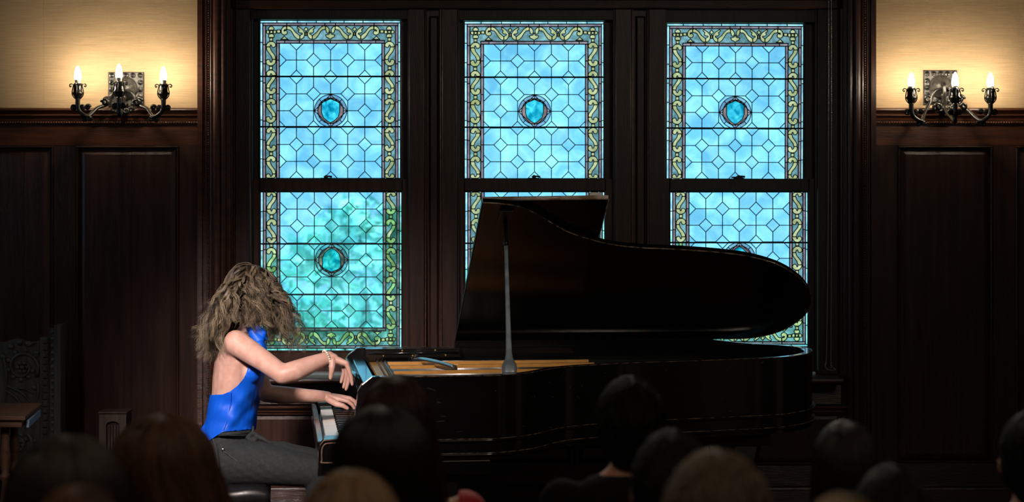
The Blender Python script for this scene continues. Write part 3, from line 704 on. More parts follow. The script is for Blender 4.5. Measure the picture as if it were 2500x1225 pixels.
# ------------------------------------------------------------------ wall sconces
def spiral(c, r0, r1, turns, a0, ydir=(1, 0, 0), n=18, sgn=1):
    out = []
    for i in range(n+1):
        t = i/n; a = a0+sgn*turns*2*PI*t; r = r0+(r1-r0)*t
        out.append(Vector(c)+Vector((math.cos(a)*r, 0, math.sin(a)*r)))
    return out
def sconce(cx, plate, arms, label, yw=10.0, rich=True, bulb_drop=0):
    """plate = (x0,y0,x1,y1) px, arms = [(bulb px x, bulb px top y, depth)]"""
    t = thing('wall_sconce', label, 'wall lamp', (wx(cx), yw, wz(260)), 'wrought iron wall sconces')
    x0, y0, x1, y1 = plate; X0, X1, Z1, Z0 = wx(x0), wx(x1), wz(y0), wz(y1)
    b = B(); b.cbox(X0, X1, yw-.012, yw, Z0, Z1, .004); bp_ = b.build('back_plate', pewter, t)
    n = 5
    for i in range(n):
        for (x, z) in ((X0+(i+.5)*(X1-X0)/n, Z1-.018), (X0+(i+.5)*(X1-X0)/n, Z0+.018)):
            B().lathe([(.0145, 0), (.0145, -.002), (.012, -.005), (.008, -.003), (.006, -.006), (.001, -.008)], (x, yw-.012, z), 12, 'Y').build('rosette', iron, bp_)
    for i in range(1, 4):
        for x in (X0+.018, X1-.018):
            z = Z1-.018-i*(Z1-Z0-.036)/4
            B().lathe([(.0145, 0), (.0145, -.002), (.012, -.005), (.008, -.003), (.006, -.006), (.001, -.008)], (x, yw-.012, z), 12, 'Y').build('rosette', iron, bp_)
    pc = Vector(((X0+X1)/2, yw-.012, (Z0+Z1)/2+.005))
    B().lathe([(.062, 0), (.062, -.006), (.055, -.012), (.050, -.016), (.042, -.03), (.028, -.038), (.02, -.05), (.001, -.054)], pc, 24, 'Y').build('boss', pewter, t)
    hub = pc+Vector((0, -.075, -.075))
    b = B(); b.tube(spline([pc+Vector((0, -.04, 0)), pc+Vector((0, -.08, .012)), pc+Vector((0, -.09, -.03)), hub+Vector((0, -.01, .0)), hub+Vector((0, -.005, -.05))], 5), [.010]*20+[.006], 8)
    b.lathe([(.002, -.085), (.006, -.075), (.010, -.06), (.006, -.045), (.014, -.03), (.018, -.01), (.012, .01), (.02, .025), (.012, .04)], hub, 12)
    b.build('stem', iron, t)
    for (bx, by, dd) in arms:
        tip = pix(bx, by, dd); ba = tip-Vector((0, 0, .070))      # bottom of bulb
        sx = 1 if tip.x > hub.x+.02 else (-1 if tip.x < hub.x-.02 else 0)
        cup = ba-Vector((0, 0, .098 if rich else .088))
        low = cup-Vector((0, 0, .065))
        if sx:
            arm = [hub+Vector((sx*.01, 0, .06)), hub+Vector((sx*.05, -.01, .045)), hub+Vector((sx*.075, -.015, -.01)), Vector((hub.x+(low.x-hub.x)*.58, (hub.y+low.y)/2, low.z+.018)), Vector((low.x-sx*.052, low.y, low.z-.028)), Vector((low.x-sx*.012, low.y, low.z-.004)), low+Vector((0, 0, .03)), cup]
        else:
            arm = [hub, hub+Vector((0, -.03, -.05)), Vector((low.x, low.y+.02, low.z-.03)), Vector((low.x, low.y, low.z)), cup]
        sp_ = spline(arm, 6); a_ = B().tube(sp_, [.0075+.006*(i/len(sp_)) for i in range(len(sp_))], 8).build('arm', iron, t)
        b = B()                                        # scrolls riveted along the arm
        if sx:
            q = Vector((low.x-sx*.04, low.y, low.z))
            for c_, r_, a0, sg in ((hub+Vector((sx*.085, -.01, .005)), .021, .0, 1), (q+Vector((-sx*.10, .0, .045)), .020, PI, -1), (q+Vector((-sx*.012, 0, .020)), .012, 0, 1), (q+Vector((sx*.004, 0, -.040)), .010, PI, 1), (q+Vector((-sx*.022, 0, -.036)), .010, 0, -1), (hub+Vector((sx*.045, -.01, -.04)), .016, 0, 1), (hub+Vector((sx*.02, -.02, -.045)), .013, PI, 1)):
                B().tube(spiral(c_, r_, r_*.25, 1.15, a0, sgn=sg), .0055, 6, flat=1.7).build('scroll', iron, a_)
        for s_ in (-1, 1):                             # pair of curls under each cup
            b = B(); b.tube(spiral(cup+Vector((s_*.021, 0, -.045)), .013, .004, 1.1, PI if s_ > 0 else 0, sgn=s_), [.0062]*19, 6, flat=1.5)
            b.ball(cup+Vector((s_*.024, 0, -.045)), .008, 8, 6)
            b.build('scroll', iron, a_)
        b = B()
        b.lathe([(.006, -.035), (.012, -.030), (.008, -.022), (.006, -.012), (.008, -.004), (.018, .008), (.026, .022), (.027, .032), (.023, .036), (.0215, .060), (.0215, .078), (.015, .078)], cup, 14)
        cp_ = b.build('candle_cup', iron, t); b = B()
        for q in range(4):
            a = q*PI/2+PI/2*(0 if rich else .0); dx, dy = math.cos(a), math.sin(a)
            P = [cup+Vector((dx*r_, dy*r_, z_)) for r_, z_ in ((.008, -.006), (.024, .010), (.030, .026), (.028, .045), (.0235, .066), (.026, .073), (.036, .075), (.043, .069), (.041, .061), (.035, .061), (.035, .067))]
            b.tube(spline(P, 3), .0030, 5)
        b.lathe([(.028, .023), (.031, .026), (.028, .029), (.024, .026)], cup, 14)
        b.build('cup_cage', iron, cp_)
        sl_ = B().lathe([(.0120, -.012), (.0125, .0), (.0160, .022), (.0163, .026)], ba-Vector((0, 0, .0265)), 16).build('bulb_collar', sleeve_m, t)
        zb = ba-Vector((0, 0, .0))
        B().lathe([(.0160, -.0005), (.0170, .010), (.0168, .022), (.0150, .038), (.0115, .052), (.007, .062), (.003, .068), (.0005, .070)], zb, 18).build('bulb', bulb_m, t)
    return t
sconce(308, (265, 176, 352, 262), [(190, 161, 9.80), (290.5, 156, 9.72), (399, 162, 9.80)], 'black wrought iron three bulb wall sconce left of the windows, above the carved settle side')
sconce(2293, (2254, 172, 2336, 256), [(2225, 177, 9.80), (2332, 176, 9.72), (2418, 177, 9.80)], 'black wrought iron three bulb wall sconce right of the windows, its middle arm turned sideways', rich=False)
# ------------------------------------------------------------------ grand piano
YAW, TH, VH, HZ = .123, .502, 1.50, 1.023
PO = Vector((-.773, 7.653, 0)); PU = Vector((math.cos(YAW), math.sin(YAW), 0)); PV = Vector((-math.sin(YAW), math.cos(YAW), 0)); ZZ = Vector((0, 0, 1))
def pw(u, v, z): return PO+PU*u+PV*v+ZZ*z            # along the keyboard-to-tail axis, across, up
LN = PV*math.sin(TH)+ZZ*math.cos(TH)                  # outward normal of the raised lid
def lp(u, v, t=0): return pw(u, VH, HZ)+(-PV*math.cos(TH)+ZZ*math.sin(TH))*(VH-v)+LN*t
def pbox(b, u0, u1, v0, v1, z0, z1):
    vs = [pw(u, v, z) for z in (z0, z1) for v in (v0, v1) for u in (u0, u1)]
    return b.add(vs, [(0, 2, 3, 1), (4, 5, 7, 6), (0, 1, 5, 4), (2, 6, 7, 3), (0, 4, 6, 2), (1, 3, 7, 5)])
piano = thing('grand_piano', 'black grand piano with raised lid and scuffed curved side in front of the windows', 'piano', pw(1.1, .8, 0))
rimc = [(.22, 0), (.60, 0), (.743, .022), (.882, .13), (1.036, .34), (1.245, .461), (1.408, .522), (1.805, .615), (2.072, .69), (2.229, .82), (2.33, 1.0), (2.366, 1.22), (2.27, 1.43), (2.05, 1.50), (1.2, 1.50), (.22, 1.50)]
RO = spl2(rimc, 8)
def offset(P, d):
    out = []
    for i, p in enumerate(P):
        a = P[max(0, i-1)]; c = P[min(len(P)-1, i+1)]; tx, ty = c[0]-a[0], c[1]-a[1]; L = math.hypot(tx, ty) or 1
        out.append((p[0]-ty/L*d, p[1]+tx/L*d))
    return out
RI = offset(RO, .040)
b = B(); rings = []
for (o, i_) in zip(RO, RI):
    d = ((i_[0]-o[0])*.1, (i_[1]-o[1])*.1)
    rings.append([pw(o[0], o[1], .655), pw(o[0], o[1], .995), pw(o[0]+d[0], o[1]+d[1], 1.0), pw(i_[0]-d[0], i_[1]-d[1], 1.0), pw(i_[0], i_[1], .995), pw(i_[0], i_[1], .655)])
b.ring(rings, True, False, True)
rim = b.build('rim', lac, piano)
for p in rim.data.polygons: p.use_smooth = True
try: rim.data.set_sharp_from_angle(angle=math.radians(28))
except Exception: pass
R2 = offset(RO, -.006)
for z, r in ((.735, .0085), (.677, .0085)):
    mo_ = B().tube([pw(u, v, z) for u, v in R2[2:-4]], r, 8, flat=.8).build('moulding', lac, piano)
    B().tube([pw(u, v, z+.0075) for u, v in offset(RO, -.0125)[2:-20]], .0016, 4).build('worn_glint_edge', lacw, mo_)  # pale line drawn for the highlight along the moulding
B().tube([pw(u, v, .9985) for u, v in offset(RO, .002)], .0016, 4).build('rim_edge', lacw, piano)  # pale line in place of the highlight on the rim's top edge
arm = [(-.013, .60), (-.013, .70), (-.006, .728), (.012, .748), (.10, .752), (.122, .775), (.135, .83), (.145, .90), (.150, .945), (.165, .968), (.205, 1.0), (.24, 1.0), (.24, .60)]
for v0, v1 in ((0, .045), (1.455, 1.50)):
    a_ = B().prism(arm, lambda p, t: pw(p[0], v0+(v1-v0)*t, p[1])).build('arm', lac, piano, bevel=.002)
    for q in (0, ):
        P = [pw(u, v0-.0005, z) for u, z in [(-.011, .615), (-.011, .70), (-.002, .728), (.012, .745), (.10, .750)]]
        B().tube(P, .0016, 4).build('worn_glint_edge', lacw, a_)
P = spline([pw(u, -.002, z) for u, z in ((.09, .655), (.006, .655), (.004, .665), (.004, .705), (.012, .725), (.03, .733), (.10, .735))], 4)
B().tube(P, .0028, 6).build('cheek_moulding', mat('worn_brown_edge', (.10, .05, .03), .35, col2=(.3, .17, .10), scale=60), piano)
pbox(B(), 0, .69, .0, 1.50, .60, .654).build('keybed', lac, piano, bevel=.003)
pbox(B(), -.013, .012, .046, 1.454, .655, .735).build('keyslip', lac, piano, bevel=.004)
B().tube([pw(-.0135, .046, .733), pw(-.0135, 1.454, .733)], .002, 4).build('keyslip_edge', lac, piano)
for v0, v1 in ((.046, .138), (1.367, 1.454)): pbox(B(), .014, .19, v0, v1, .655, .748).build('key_block', lac, piano, bevel=.004)
kb = pbox(B(), .02, .26, .139, 1.366, .665, .700).build('keyboard', wood_t, piano)
W0 = B(); w = 1.225/52; pbox(W0, .026, .235, 0.0004, w-.0006, .701, .7315)
wm = None; kk = 0
for i in range(52):
    v0 = .14+i*w
    if wm is None: o = W0.build('white_key', ivory, kb, bevel=.0012, seg=1); wm = o; base = o.location.copy(); o.location = base+PV*v0
    else: o = wm.copy(); C.objects.link(o); o.location = base+PV*v0
bk = None
for i in range(51):                                   # treble is nearest the hall: count notes from the top C
    n = i % 7                                         # C at i=0 going down: gap pattern B A G | F E D C
    if n in (0, 4): continue
    v0 = .14+(i+1)*w-.0055
    if bk is None:
        b = B(); vs = [pw(u, v, z) for u, v, z in ((.078, .001, .7315), (.235, .001, .7315), (.235, .011, .7315), (.078, .011, .7315), (.086, .0022, .743), (.235, .0022, .743), (.235, .0098, .743), (.086, .0098, .743))]
        b.add(vs, [(0, 3, 2, 1), (4, 5, 6, 7), (0, 1, 5, 4), (1, 2, 6, 5), (2, 3, 7, 6), (3, 0, 4, 7)])
        bk = b.build('black_key', ebony, kb, bevel=.0012, seg=1); bb_ = bk.location.copy(); bk.location = bb_+PV*v0
    else: o = bk.copy(); C.objects.link(o); o.location = bb_+PV*v0
fb = [(.206, .757), (.198, .85), (.185, .90), (.162, .930), (.150, .942), (.151, .950), (.162, .953), (.180, .944), (.205, .905), (.218, .85), (.224, .757)]
fb2 = spl2(fb, 3)
B().prism(fb2, lambda p, t: pw(p[0], .048+1.404*t, p[1]), smooth=True).build('fallboard', lac, piano)
pbox(B(), .180, .236, .047, 1.453, .91, .957).build('name_plank', lac, piano, bevel=.004)
# harp, soundboard, strings
RP = offset(RO, .045)
inner = [(u, max(v, .046)) for u, v in RP if u > .262]; inner = [(.262, .046)]+inner+[(.262, 1.454)]
B().prism(inner[::3]+[inner[-1]] if False else inner[::2], lambda p, t: pw(p[0], p[1], .80+.01*t)).build('soundboard', wood_t, piano)
pl = B().prism([(u, v) for u, v in inner[::2] if u < 1.34], lambda p, t: pw(p[0], p[1], .905+.016*t)).build('iron_plate', gold, piano)
for v0, u1, dv in ((.42, .78, .0), (.75, 1.25, .06), (1.02, 1.3, .06), (1.22, 1.3, .02)):
    b = B(); vs = [pw(u, v+s, z) for u, v in ((.34, v0), (u1, v0+dv)) for s, z in ((-.012, .92), (-.009, .952), (.009, .952), (.012, .92))]
    b.add(vs, [(0, 1, 2, 3), (7, 6, 5, 4), (0, 4, 5, 1), (1, 5, 6, 2), (2, 6, 7, 3), (3, 7, 4, 0)]); b.build('plate_strut', gold, pl)
b = B()
rngp = random.Random(5)
pbox(b, .265, .33, .3, 1.44, .92, .934); b.build('plate_flange', gold, pl)
b = B(); vs = spline([pw(.46, 1.46, .925), pw(.50, 1.25, .955), pw(.56, 1.0, .962), pw(.62, .8, .955)], 6)
b.tube(vs, .012, 6, flat=1.4); b.build('plate_bridge', steel, pl)
b = B()
for i in range(210):
    v = .1+i*.0064; u0 = .30+.02*(i % 3)
    b.lathe([(.003, 0), (.003, .022)], pw(u0, v, .921), 5)
b.build('tuning_pins', steel, pl)['kind'] = 'stuff'
b = B()
for i in range(180):
    v = .12+i*.0072; um = .55+1.55*min(1, max(0, (v-.1)/1.0))**.8
    b.tube([pw(.33, v, .938), pw(min(um, 1.3), v+.01, .936)], .0008, 3)
b.build('strings', steel, pl)['kind'] = 'stuff'
pbox(B(), .262, 1.9, 1.29, 1.455, .90, .932).build('inner_rim', felt, piano)
B().prism([(.68, 1.0005), (2.16, 1.0005), (2.10, 1.006), (2.0, 1.018), (1.9, 1.030), (.68, 1.030)], lambda p, t: pw(p[0], 1.462+.043*t, p[1])).build('spine', lac, piano)
# music desk rail on the far wall of the case
rl = pbox(B(), .245, .70, 1.40, 1.46, .955, .999).build('desk_rail', lac, piano, bevel=.002)
B().tube([pw(.26, 1.396, .978), pw(.69, 1.396, .978)], .006, 6).build('rail_moulding', lac, rl)
for u, z in ((.33, .966), (.42, .99), (.47, .966), (.58, .99), (.63, .966), (.685, .98)):
    B().lathe([(.0055, 0), (.0055, -.002), (.003, -.004)], pw(u, 1.398, z), 8, 'Y').build('screw', brass, rl)
# lid
lidc = [(.687, .085), (.77, .095), (.857, .128), (.94, .20), (1.023, .29), (1.115, .375), (1.274, .465), (1.42, .505), (1.581, .522), (1.8, .555), (1.955, .60), (2.10, .68), (2.215, .79), (2.31, .93), (2.362, 1.08), (2.365, 1.24), (2.30, 1.40), (2.18, 1.485), (2.02, 1.50)]
LO = spl2(lidc, 6)
lid_o = [(.687, 1.50)]+LO
def slab(P, fn, bev=.006, th=.022):
    n = len(P); cx, cy = sum(p[0] for p in P)/n, sum(p[1] for p in P)/n
    return P
b = B()
n = len(lid_o); tri = tessellate_polygon([[Vector((p[0], p[1], 0)) for p in lid_o]])
# underside slightly dished so that the tail rolls over, as old veneered lids do
def dish(u, v): return -.0 - .030*max(0, (math.hypot(max(0, u-1.75), (v-1.15))-.18))**2*1.0
gridv = {}
b.add([lp(u, v, 0) for u, v in lid_o]+[lp(u, v, .022) for u, v in lid_o], [tuple(t) for t in tri]+[tuple(i+n for i in t)[::-1] for t in tri]+[(i, (i+1) % n, n+(i+1) % n, n+i) for i in range(n)])
lid = b.build('lid', lid_in, piano)
B().tube([lp(u, v, .001) for u, v in LO]+[], .0035, 5).build('lid_edge', lacw, lid)
B().tube([lp(.687, .085, .002), lp(.687, 1.49, .002)], .0035, 5).build('fold_edge', lacs, lid)
def ray_lid(px, py, t=0):
    o = Vector((0, 0, HC)); r = Vector(((px-1250)/F, 1, -(py-HY)/F)); p0 = lp(0, 0, t); k = (p0-o).dot(LN)/r.dot(LN); p = o+r*k
    d = p-PO; v = d.dot(PV); vv = VH-(VH-v)/math.cos(TH)
    return d.dot(PU), v, p
def lid_uv(px, py, t=0):
    u, _, p = ray_lid(px, py, t); q = p-pw(u, VH, HZ)-LN*t; w_ = q.dot(-PV*math.cos(TH)+ZZ*math.sin(TH)); return u, VH-w_
fu1, fv1 = lid_uv(1484, 478, .045); fu0, fv0 = lid_uv(1176, 482, .045); gu, gv = lid_uv(1455, 588, .045)
flap = [(.69, fv0), (fu1, fv1), (gu, gv+.0), (gu-.03, 1.46), (.69, 1.46)]
fl_ = B().prism(flap, lambda p, t: lp(p[0], p[1], .026+.020*t)).build('lid_flap', lid_in, piano, bevel=.002)
B().tube([lp(.69, fv0-.003, .036), lp(fu1, fv1-.003, .036)], .010, 6).build('flap_edge', mat('worn_glint_varnish', (.35, .22, .14), .2, col2=(.95, .82, .72), scale=14, spec=.8, pos=(.4, .7)), fl_)  # worn edge, its colour lightened to carry the highlights
B().tube([lp(fu1+.002, fv1, .036), lp(gu+.002, gv, .036)], .006, 6).build('flap_side_edge', lacw, fl_)
for u in (.82, 1.35, 1.85): B().tube([pw(u, VH+.004, HZ-.004), pw(u+.12, VH+.004, HZ-.004)], .008, 8).build('lid_hinge', brass, piano)
# prop stick and its cup
_, _, top = ray_lid(1234, 542, -.012); bot = pix(1244, 914, (pw(.79, .075, 0)).y+.0); bot.y = pw(.77, .10, 0).y
bot = Vector(((1244-1250)*bot.y/F, bot.y, HC-(914-HY)*bot.y/F))
ax = top-bot; N_ = 24; ps, rs = [], []
for i in range(N_+1):
    t_ = i/N_; ps.append(bot+ax*t_)
W_ = [(0, .030), (.055, .031), (.075, .026), (.10, .017), (.14, .013), (.25, .011), (.5, .009), (.8, .008), (.82, .008)]
def wid(t_):
    for (a, x), (c, y) in zip(W_, W_[1:]):
        if a <= t_ <= c: return x+(y-x)*(t_-a)/(c-a)
    return .008
ts = [0, .02, .055, .07, .085, .10, .12, .14, .2, .3, .4, .5, .6, .7, .8, .85]
B().tube([bot+ax*t_ for t_ in ts], [wid(t_) for t_ in ts], 10, flat=.30, up=(0, 1, 0)).build('prop_stick', prop_m, piano)
B().tube([bot+ax*t_ for t_ in (.84, .86, .87, .9, .99)], [.008, .013, .008, .007, .009], 10, up=(0, 1, 0)).build('prop_tip', lacs, piano)
pbox(B(), .75, .79, .085, .115, .92, .975).build('prop_bracket', lac, piano)
cu, cv = lid_uv(1234, 527)
b = B(); vs = [lp(cu+du, cv+dv, t_) for t_ in (-.016, 0) for dv in (-.068, .055) for du in (-.03, .03)]
b.add(vs, [(0, 2, 3, 1), (4, 5, 7, 6), (0, 1, 5, 4), (2, 6, 7, 3), (0, 4, 6, 2), (1, 3, 7, 5)]); b.build('prop_cup', ebony, piano, bevel=.003)
bu, bv = lid_uv(1447, 578)
b = B(); 
B().ball(lp(gu-.02, gv+.03, .02), .012, 10, 8).build('blue_glint', blueglint, fl_)  # small blue ball standing in for a highlight beside the flap
# legs, lyre, pedals
def leg(u, v, m=lac):
    c = pw(u, v, 0); b = B()
    R = [(.595, .085), (.56, .085), (.555, .075), (.53, .070), (.50, .062), (.30, .045), (.16, .038), (.15, .050), (.12, .050), (.11, .036), (.075, .036)]
    rings = []
    for z, r in R: rings.append([c+Vector((r*x, r*y, z)) for x, y in ((-1, -.7), (-.7, -1), (.7, -1), (1, -.7), (1, .7), (.7, 1), (-.7, 1), (-1, .7))])
    b.ring(rings, True, False, False); l = b.build('leg', m, piano)
    b = B(); b.lathe([(.032, -.014), (.034, -.008), (.034, .008), (.032, .014)], c+Vector((0, 0, .034)), 16, 'X'); b.box(c.x-.02, c.x+.02, c.y-.012, c.y+.012, .03, .08); b.build('caster', brass, l)
leg(.52, .16); leg(.52, 1.34); leg(2.02, 1.08)
ly = B(); pbox(ly, .40, .56, .60, .90, .14, .20)
ly = ly.build('lyre', lac, piano, bevel=.004)
for v in (.66, .84): B().tube([pw(.48, v, .19), pw(.48, v+(.03 if v > .75 else -.03), .40), pw(.48, v, .60)], .018, 8).build('lyre_post', lac, ly)
for v in (.68, .75, .82): B().tube([pw(.46, v, .16), pw(.36, v, .155), pw(.28, v, .14), pw(.24, v, .11)], [.008, .009, .016, .014], 8, flat=.5).build('pedal', brass, ly)
pbox(B(), .60, 2.05, .70, .82, .60, .655).build('brace', lac, piano); pbox(B(), .60, 1.5, 1.1, 1.2, .60, .655).build('brace', lac, piano)
# scratches along the case side (shallow chips in the lacquer)
chips = B(); rc = random.Random(11)
def rim_at(t_):
    k = t_*(len(RO)-1); i = int(k); f_ = k-i; a, c = RO[i], RO[min(i+1, len(RO)-1)]; return a[0]+(c[0]-a[0])*f_, a[1]+(c[1]-a[1])*f_
for i in range(70):
    t_ = rc.uniform(.02, .52)**1.0; z = rc.uniform(.75, .98); L = rc.choice([.002, .003, .004, .012, .02]); s_ = rc.uniform(-.6, .6)
    u, v = rim_at(t_); u2, v2 = rim_at(min(.55, t_+L*.25)); 
    chips.tube([pw(u, v-.0003, z), pw(u2, v2-.0003, z+s_*L)], rc.uniform(.0005, .0011), 4)
chips.build('scratches', mat('chipped_lacquer', (.10, .11, .12), .5), piano)['kind'] = 'stuff'
# white cased sensor lying on the folded lid flap
su, sv = lid_uv(1456, 476, .047)
b = B(); vs = [lp(su+du, sv+.035+dv, t_) for t_ in (.0475, .066) for dv in (-.025, .025) for du in (-.026, .026)]
b.add(vs, [(0, 2, 3, 1), (4, 5, 7, 6), (0, 1, 5, 4), (2, 6, 7, 3), (0, 4, 6, 2), (1, 3, 7, 5)])
o = b.build('small_box', white_p, None, lp(su, sv+.035, .0475), bevel=.002); tag(o, 'small white plastic box lying on the top edge of the piano lid', 'box')

# ------------------------------------------------------------------ piano bench
bc = Vector((-1.245, 8.42, 0)); U2, V2 = PU, PV
bench = thing('piano_bench', 'black tufted leather piano bench under the seated pianist', 'bench', bc)
def bb(b, u0, u1, v0, v1, z0, z1):
    vs = [bc+U2*u+V2*v+ZZ*z for z in (z0, z1) for v in (v0, v1) for u in (u0, u1)]
    return b.add(vs, [(0, 2, 3, 1), (4, 5, 7, 6), (0, 1, 5, 4), (2, 6, 7, 3), (0, 4, 6, 2), (1, 3, 7, 5)])
nx_, ny_ = 16, 26; b = B(); top_ = []
for j in range(ny_+1):
    for i in range(nx_+1):
        a, c = i/nx_, j/ny_; eg = min(a, 1-a)*nx_/1.5, min(c, 1-c)*ny_/1.5
        h = .482-.018*max(0, 1-eg[0])**2-.018*max(0, 1-eg[1])**2-.010*(abs(math.sin(PI*2*a))*0+(.5+.5*math.cos(4*PI*a))*(.5+.5*math.cos(8*PI*c)))
        top_.append(bc+U2*(-.17+.34*a)+V2*(-.29+.58*c)+ZZ*h)
n0 = len(top_); bot_ = [Vector((p.x, p.y, .405)) for p in top_]; fs = []
for j in range(ny_):
    for i in range(nx_): q = j*(nx_+1)+i; fs += [(q, q+1, q+nx_+2, q+nx_+1), (n0+q, n0+q+nx_+1, n0+q+nx_+2, n0+q+1)]
bd = [i for i in range(nx_+1)]+[j*(nx_+1)+nx_ for j in range(1, ny_+1)]+[ny_*(nx_+1)+i for i in range(nx_-1, -1, -1)]+[j*(nx_+1) for j in range(ny_-1, 0, -1)]
for i in range(len(bd)): a, c = bd[i], bd[(i+1) % len(bd)]; fs.append((a, n0+a, n0+c, c))
b.add(top_+bot_, fs, True); b.build('cushion', leather, bench)
bb(B(), -.165, .165, -.285, .285, .34, .404).build('frame', lac, bench, bevel=.003)
for su_ in (-1, 1):
    for sv_ in (-1, 1):
        c = bc+U2*su_*.14+V2*sv_*.25
        B().ring([[c+Vector((r*x, r*y, z)) for x, y in ((-1, -1), (1, -1), (1, 1), (-1, 1))] for z, r in ((.34, .026), (.30, .026), (.29, .022), (.02, .015), (0, .017))], True, False, False).build('leg', lac, bench)
    c = bc+V2*su_*.285+ZZ*.37; b = B(); b.tube([c, c+V2*su_*.03], .006, 8); b.tube([c+V2*su_*.03, c+V2*su_*.045], .02, 12); b.build('height_knob', lac, bench)

# ------------------------------------------------------------------ carved settle, table, table edge glint, small stand
sx0, sx1 = wx(-150, 9.6), wx(160, 9.55)
st = thing('carved_settle', 'tall dark settle with a scroll-carved back and beaded stiles by the panelling', 'chair', ((sx0+sx1)/2, 9.6, 0))
d0 = 9.60
def sxp(px): return wx(px, d0)
def szp(py): return wz(py, d0)
B().cbox(sxp(142), sxp(160), 9.50, 9.60, 0, szp(790), .004).build('post', mat('grey_oak', (.03, .028, .025), .5, col2=(.075, .07, .062), **WOODV), st, bevel=.002)
for a, c, zt in ((102, 125, 822), (125, 141, 800)):
    s_ = B().cbox(sxp(a), sxp(c)-.001, 9.56, 9.62, 0, szp(zt), .003).build('stile', wood_c, st)
    b = B(); y = zt+8
    while y < 1200:
        cx_ = sxp((a+c)/2+2); cz_ = szp(y)
        if a < 110: b.cbox(cx_-.013, cx_+.013, 9.545, 9.565, cz_-.014, cz_+.014, .006)
        else: b.ball((cx_, 9.556, cz_), .011, 8, 6)
        y += 17
    b.build('carved_beads', wood_c, s_)['kind'] = 'stuff'
px0 = sx0
topz = lambda x: szp(830)+.010*math.sin(x*42)
P = [(px0, .30), (sxp(101), .30)]+[(x, topz(x)) for x in [sxp(101)-(sxp(101)-px0)*i/14 for i in range(15)]]
bp_ = B().prism(P, lambda p, t: (p[0], 9.575+.03*t, p[1])).build('back_panel', wood_c, st)
b = B()
def volute(cx_, cy_, r, a0, sgn, turns=1.35):
    pts = [Vector((sxp(cx_), 9.572, szp(cy_)))+Vector((math.cos(a0+sgn*turns*2*PI*i/26)*r*(1-.72*i/26), 0, math.sin(a0+sgn*turns*2*PI*i/26)*r*(1-.72*i/26))) for i in range(27)]
    b.tube(pts, [.010-.004*i/26 for i in range(27)], 6)
    for i in range(2, 22, 2):                         # acanthus lobes along the outside
        p = pts[i]; o_ = (p-Vector((sxp(cx_), 9.572, szp(cy_)))); o_.normalize(); q = p+o_*.016
        b.ball(q, .013, 7, 5, (1, .55, 1))
    c_ = Vector((sxp(cx_), 9.570, szp(cy_)))
    b.ball(c_, .013, 8, 6)
    for i in range(6): b.ball(c_+Vector((math.cos(i*PI/3)*.024, 0, math.sin(i*PI/3)*.024)), .012, 7, 5, (1, .6, 1))
volute(58, 895, .085, -.6, 1); volute(-50, 890, .085, PI+.6, -1); volute(48, 1085, .075, .9, -1); volute(-60, 1090, .075, PI-.9, 1)
for x0_, y0_, x1_, y1_ in ((20, 940, 80, 985), (25, 945, 85, 960), (15, 950, 60, 1000), (10, 860, 15, 985), (70, 845, 90, 838), (95, 930, 85, 1000), (10, 1030, 80, 1040)):
    p, q = Vector((sxp(x0_), 9.573, szp(y0_))), Vector((sxp(x1_), 9.573, szp(y1_))); m_ = (p+q)/2+Vector((.012, 0, .012))
    b.tube(spline([p, m_, q], 4), [.005, .008, .011, .012, .011, .009, .006, .004, .003], 6, flat=.7)
for x_, y_ in ((72, 838), (52, 835), (30, 845), (88, 945), (92, 860), (12, 870), (15, 1000), (85, 1010)):
    b.ball((sxp(x_), 9.572, szp(y_)), .016, 8, 6, (1, .6, .9))
b.build('carving', wood_c, bp_)['kind'] = 'stuff'
B().cbox(sx0, sxp(160), 9.18, 9.56, .40, .44, .004).build('seat', wood_c, st, bevel=.004)
for x in (sx0+.03, sxp(151)): B().cbox(x-.022, x+.022, 9.19, 9.24, 0, .40, .004).build('leg', wood_c, st)
B().cbox(sx0, sx0+.04, 9.50, 9.60, 0, szp(790), .004).build('post', wood_c, st)
# table
tb = thing('oak_table', 'brown oak side table with turned legs before the carved settle', 'table', (-2.8, 8.72, 0))
tz = .75; xr0, xr1 = -2.176, -2.232
P = [(-3.45, 8.46), (xr0, 8.46), (xr1, 8.99), (-3.45, 8.99)]
B().prism(P, lambda p, t: (p[0], p[1], tz-.020+.020*t)).build('tabletop', wood_t, tb, bevel=.004)
P2 = [(-3.43, 8.48), (xr0-.02, 8.48), (xr1-.02, 8.97), (-3.43, 8.97)]
B().prism(P2, lambda p, t: (p[0], p[1], tz-.055+.034*t)).build('apron', wood_t, tb, bevel=.006)
prof = [(.024, 0), (.026, .03), (.014, .05), (.02, .07), (.022, .10), (.028, .20), (.026, .32), (.016, .42), (.014, .44), (.024, .455), (.024, .47), (.015, .48), (.022, .52), (.024, .56), (.018, .62), (.02, .68), (.024, .694)]
for x, y in ((-2.33, 8.86), (-2.295, 8.57), (-3.35, 8.86), (-3.35, 8.57)): B().lathe(prof, (x, y, 0), 16).build('leg', wood_t, tb)
o = B().prism([(-2.170, 8.50), (-2.157, 8.50), (-2.212, 8.93), (-2.225, 8.93)], lambda p, t: (p[0]-.012, p[1], tz-.058+.034*t)).build('table_edge_glint', blueglint, None, (-2.18, 8.7, tz-.05), bevel=.003)  # strip added in place of window light reflected off the table edge
tag(o, 'pale blue strip standing in for window light reflected on the oak table edge', 'reflection')
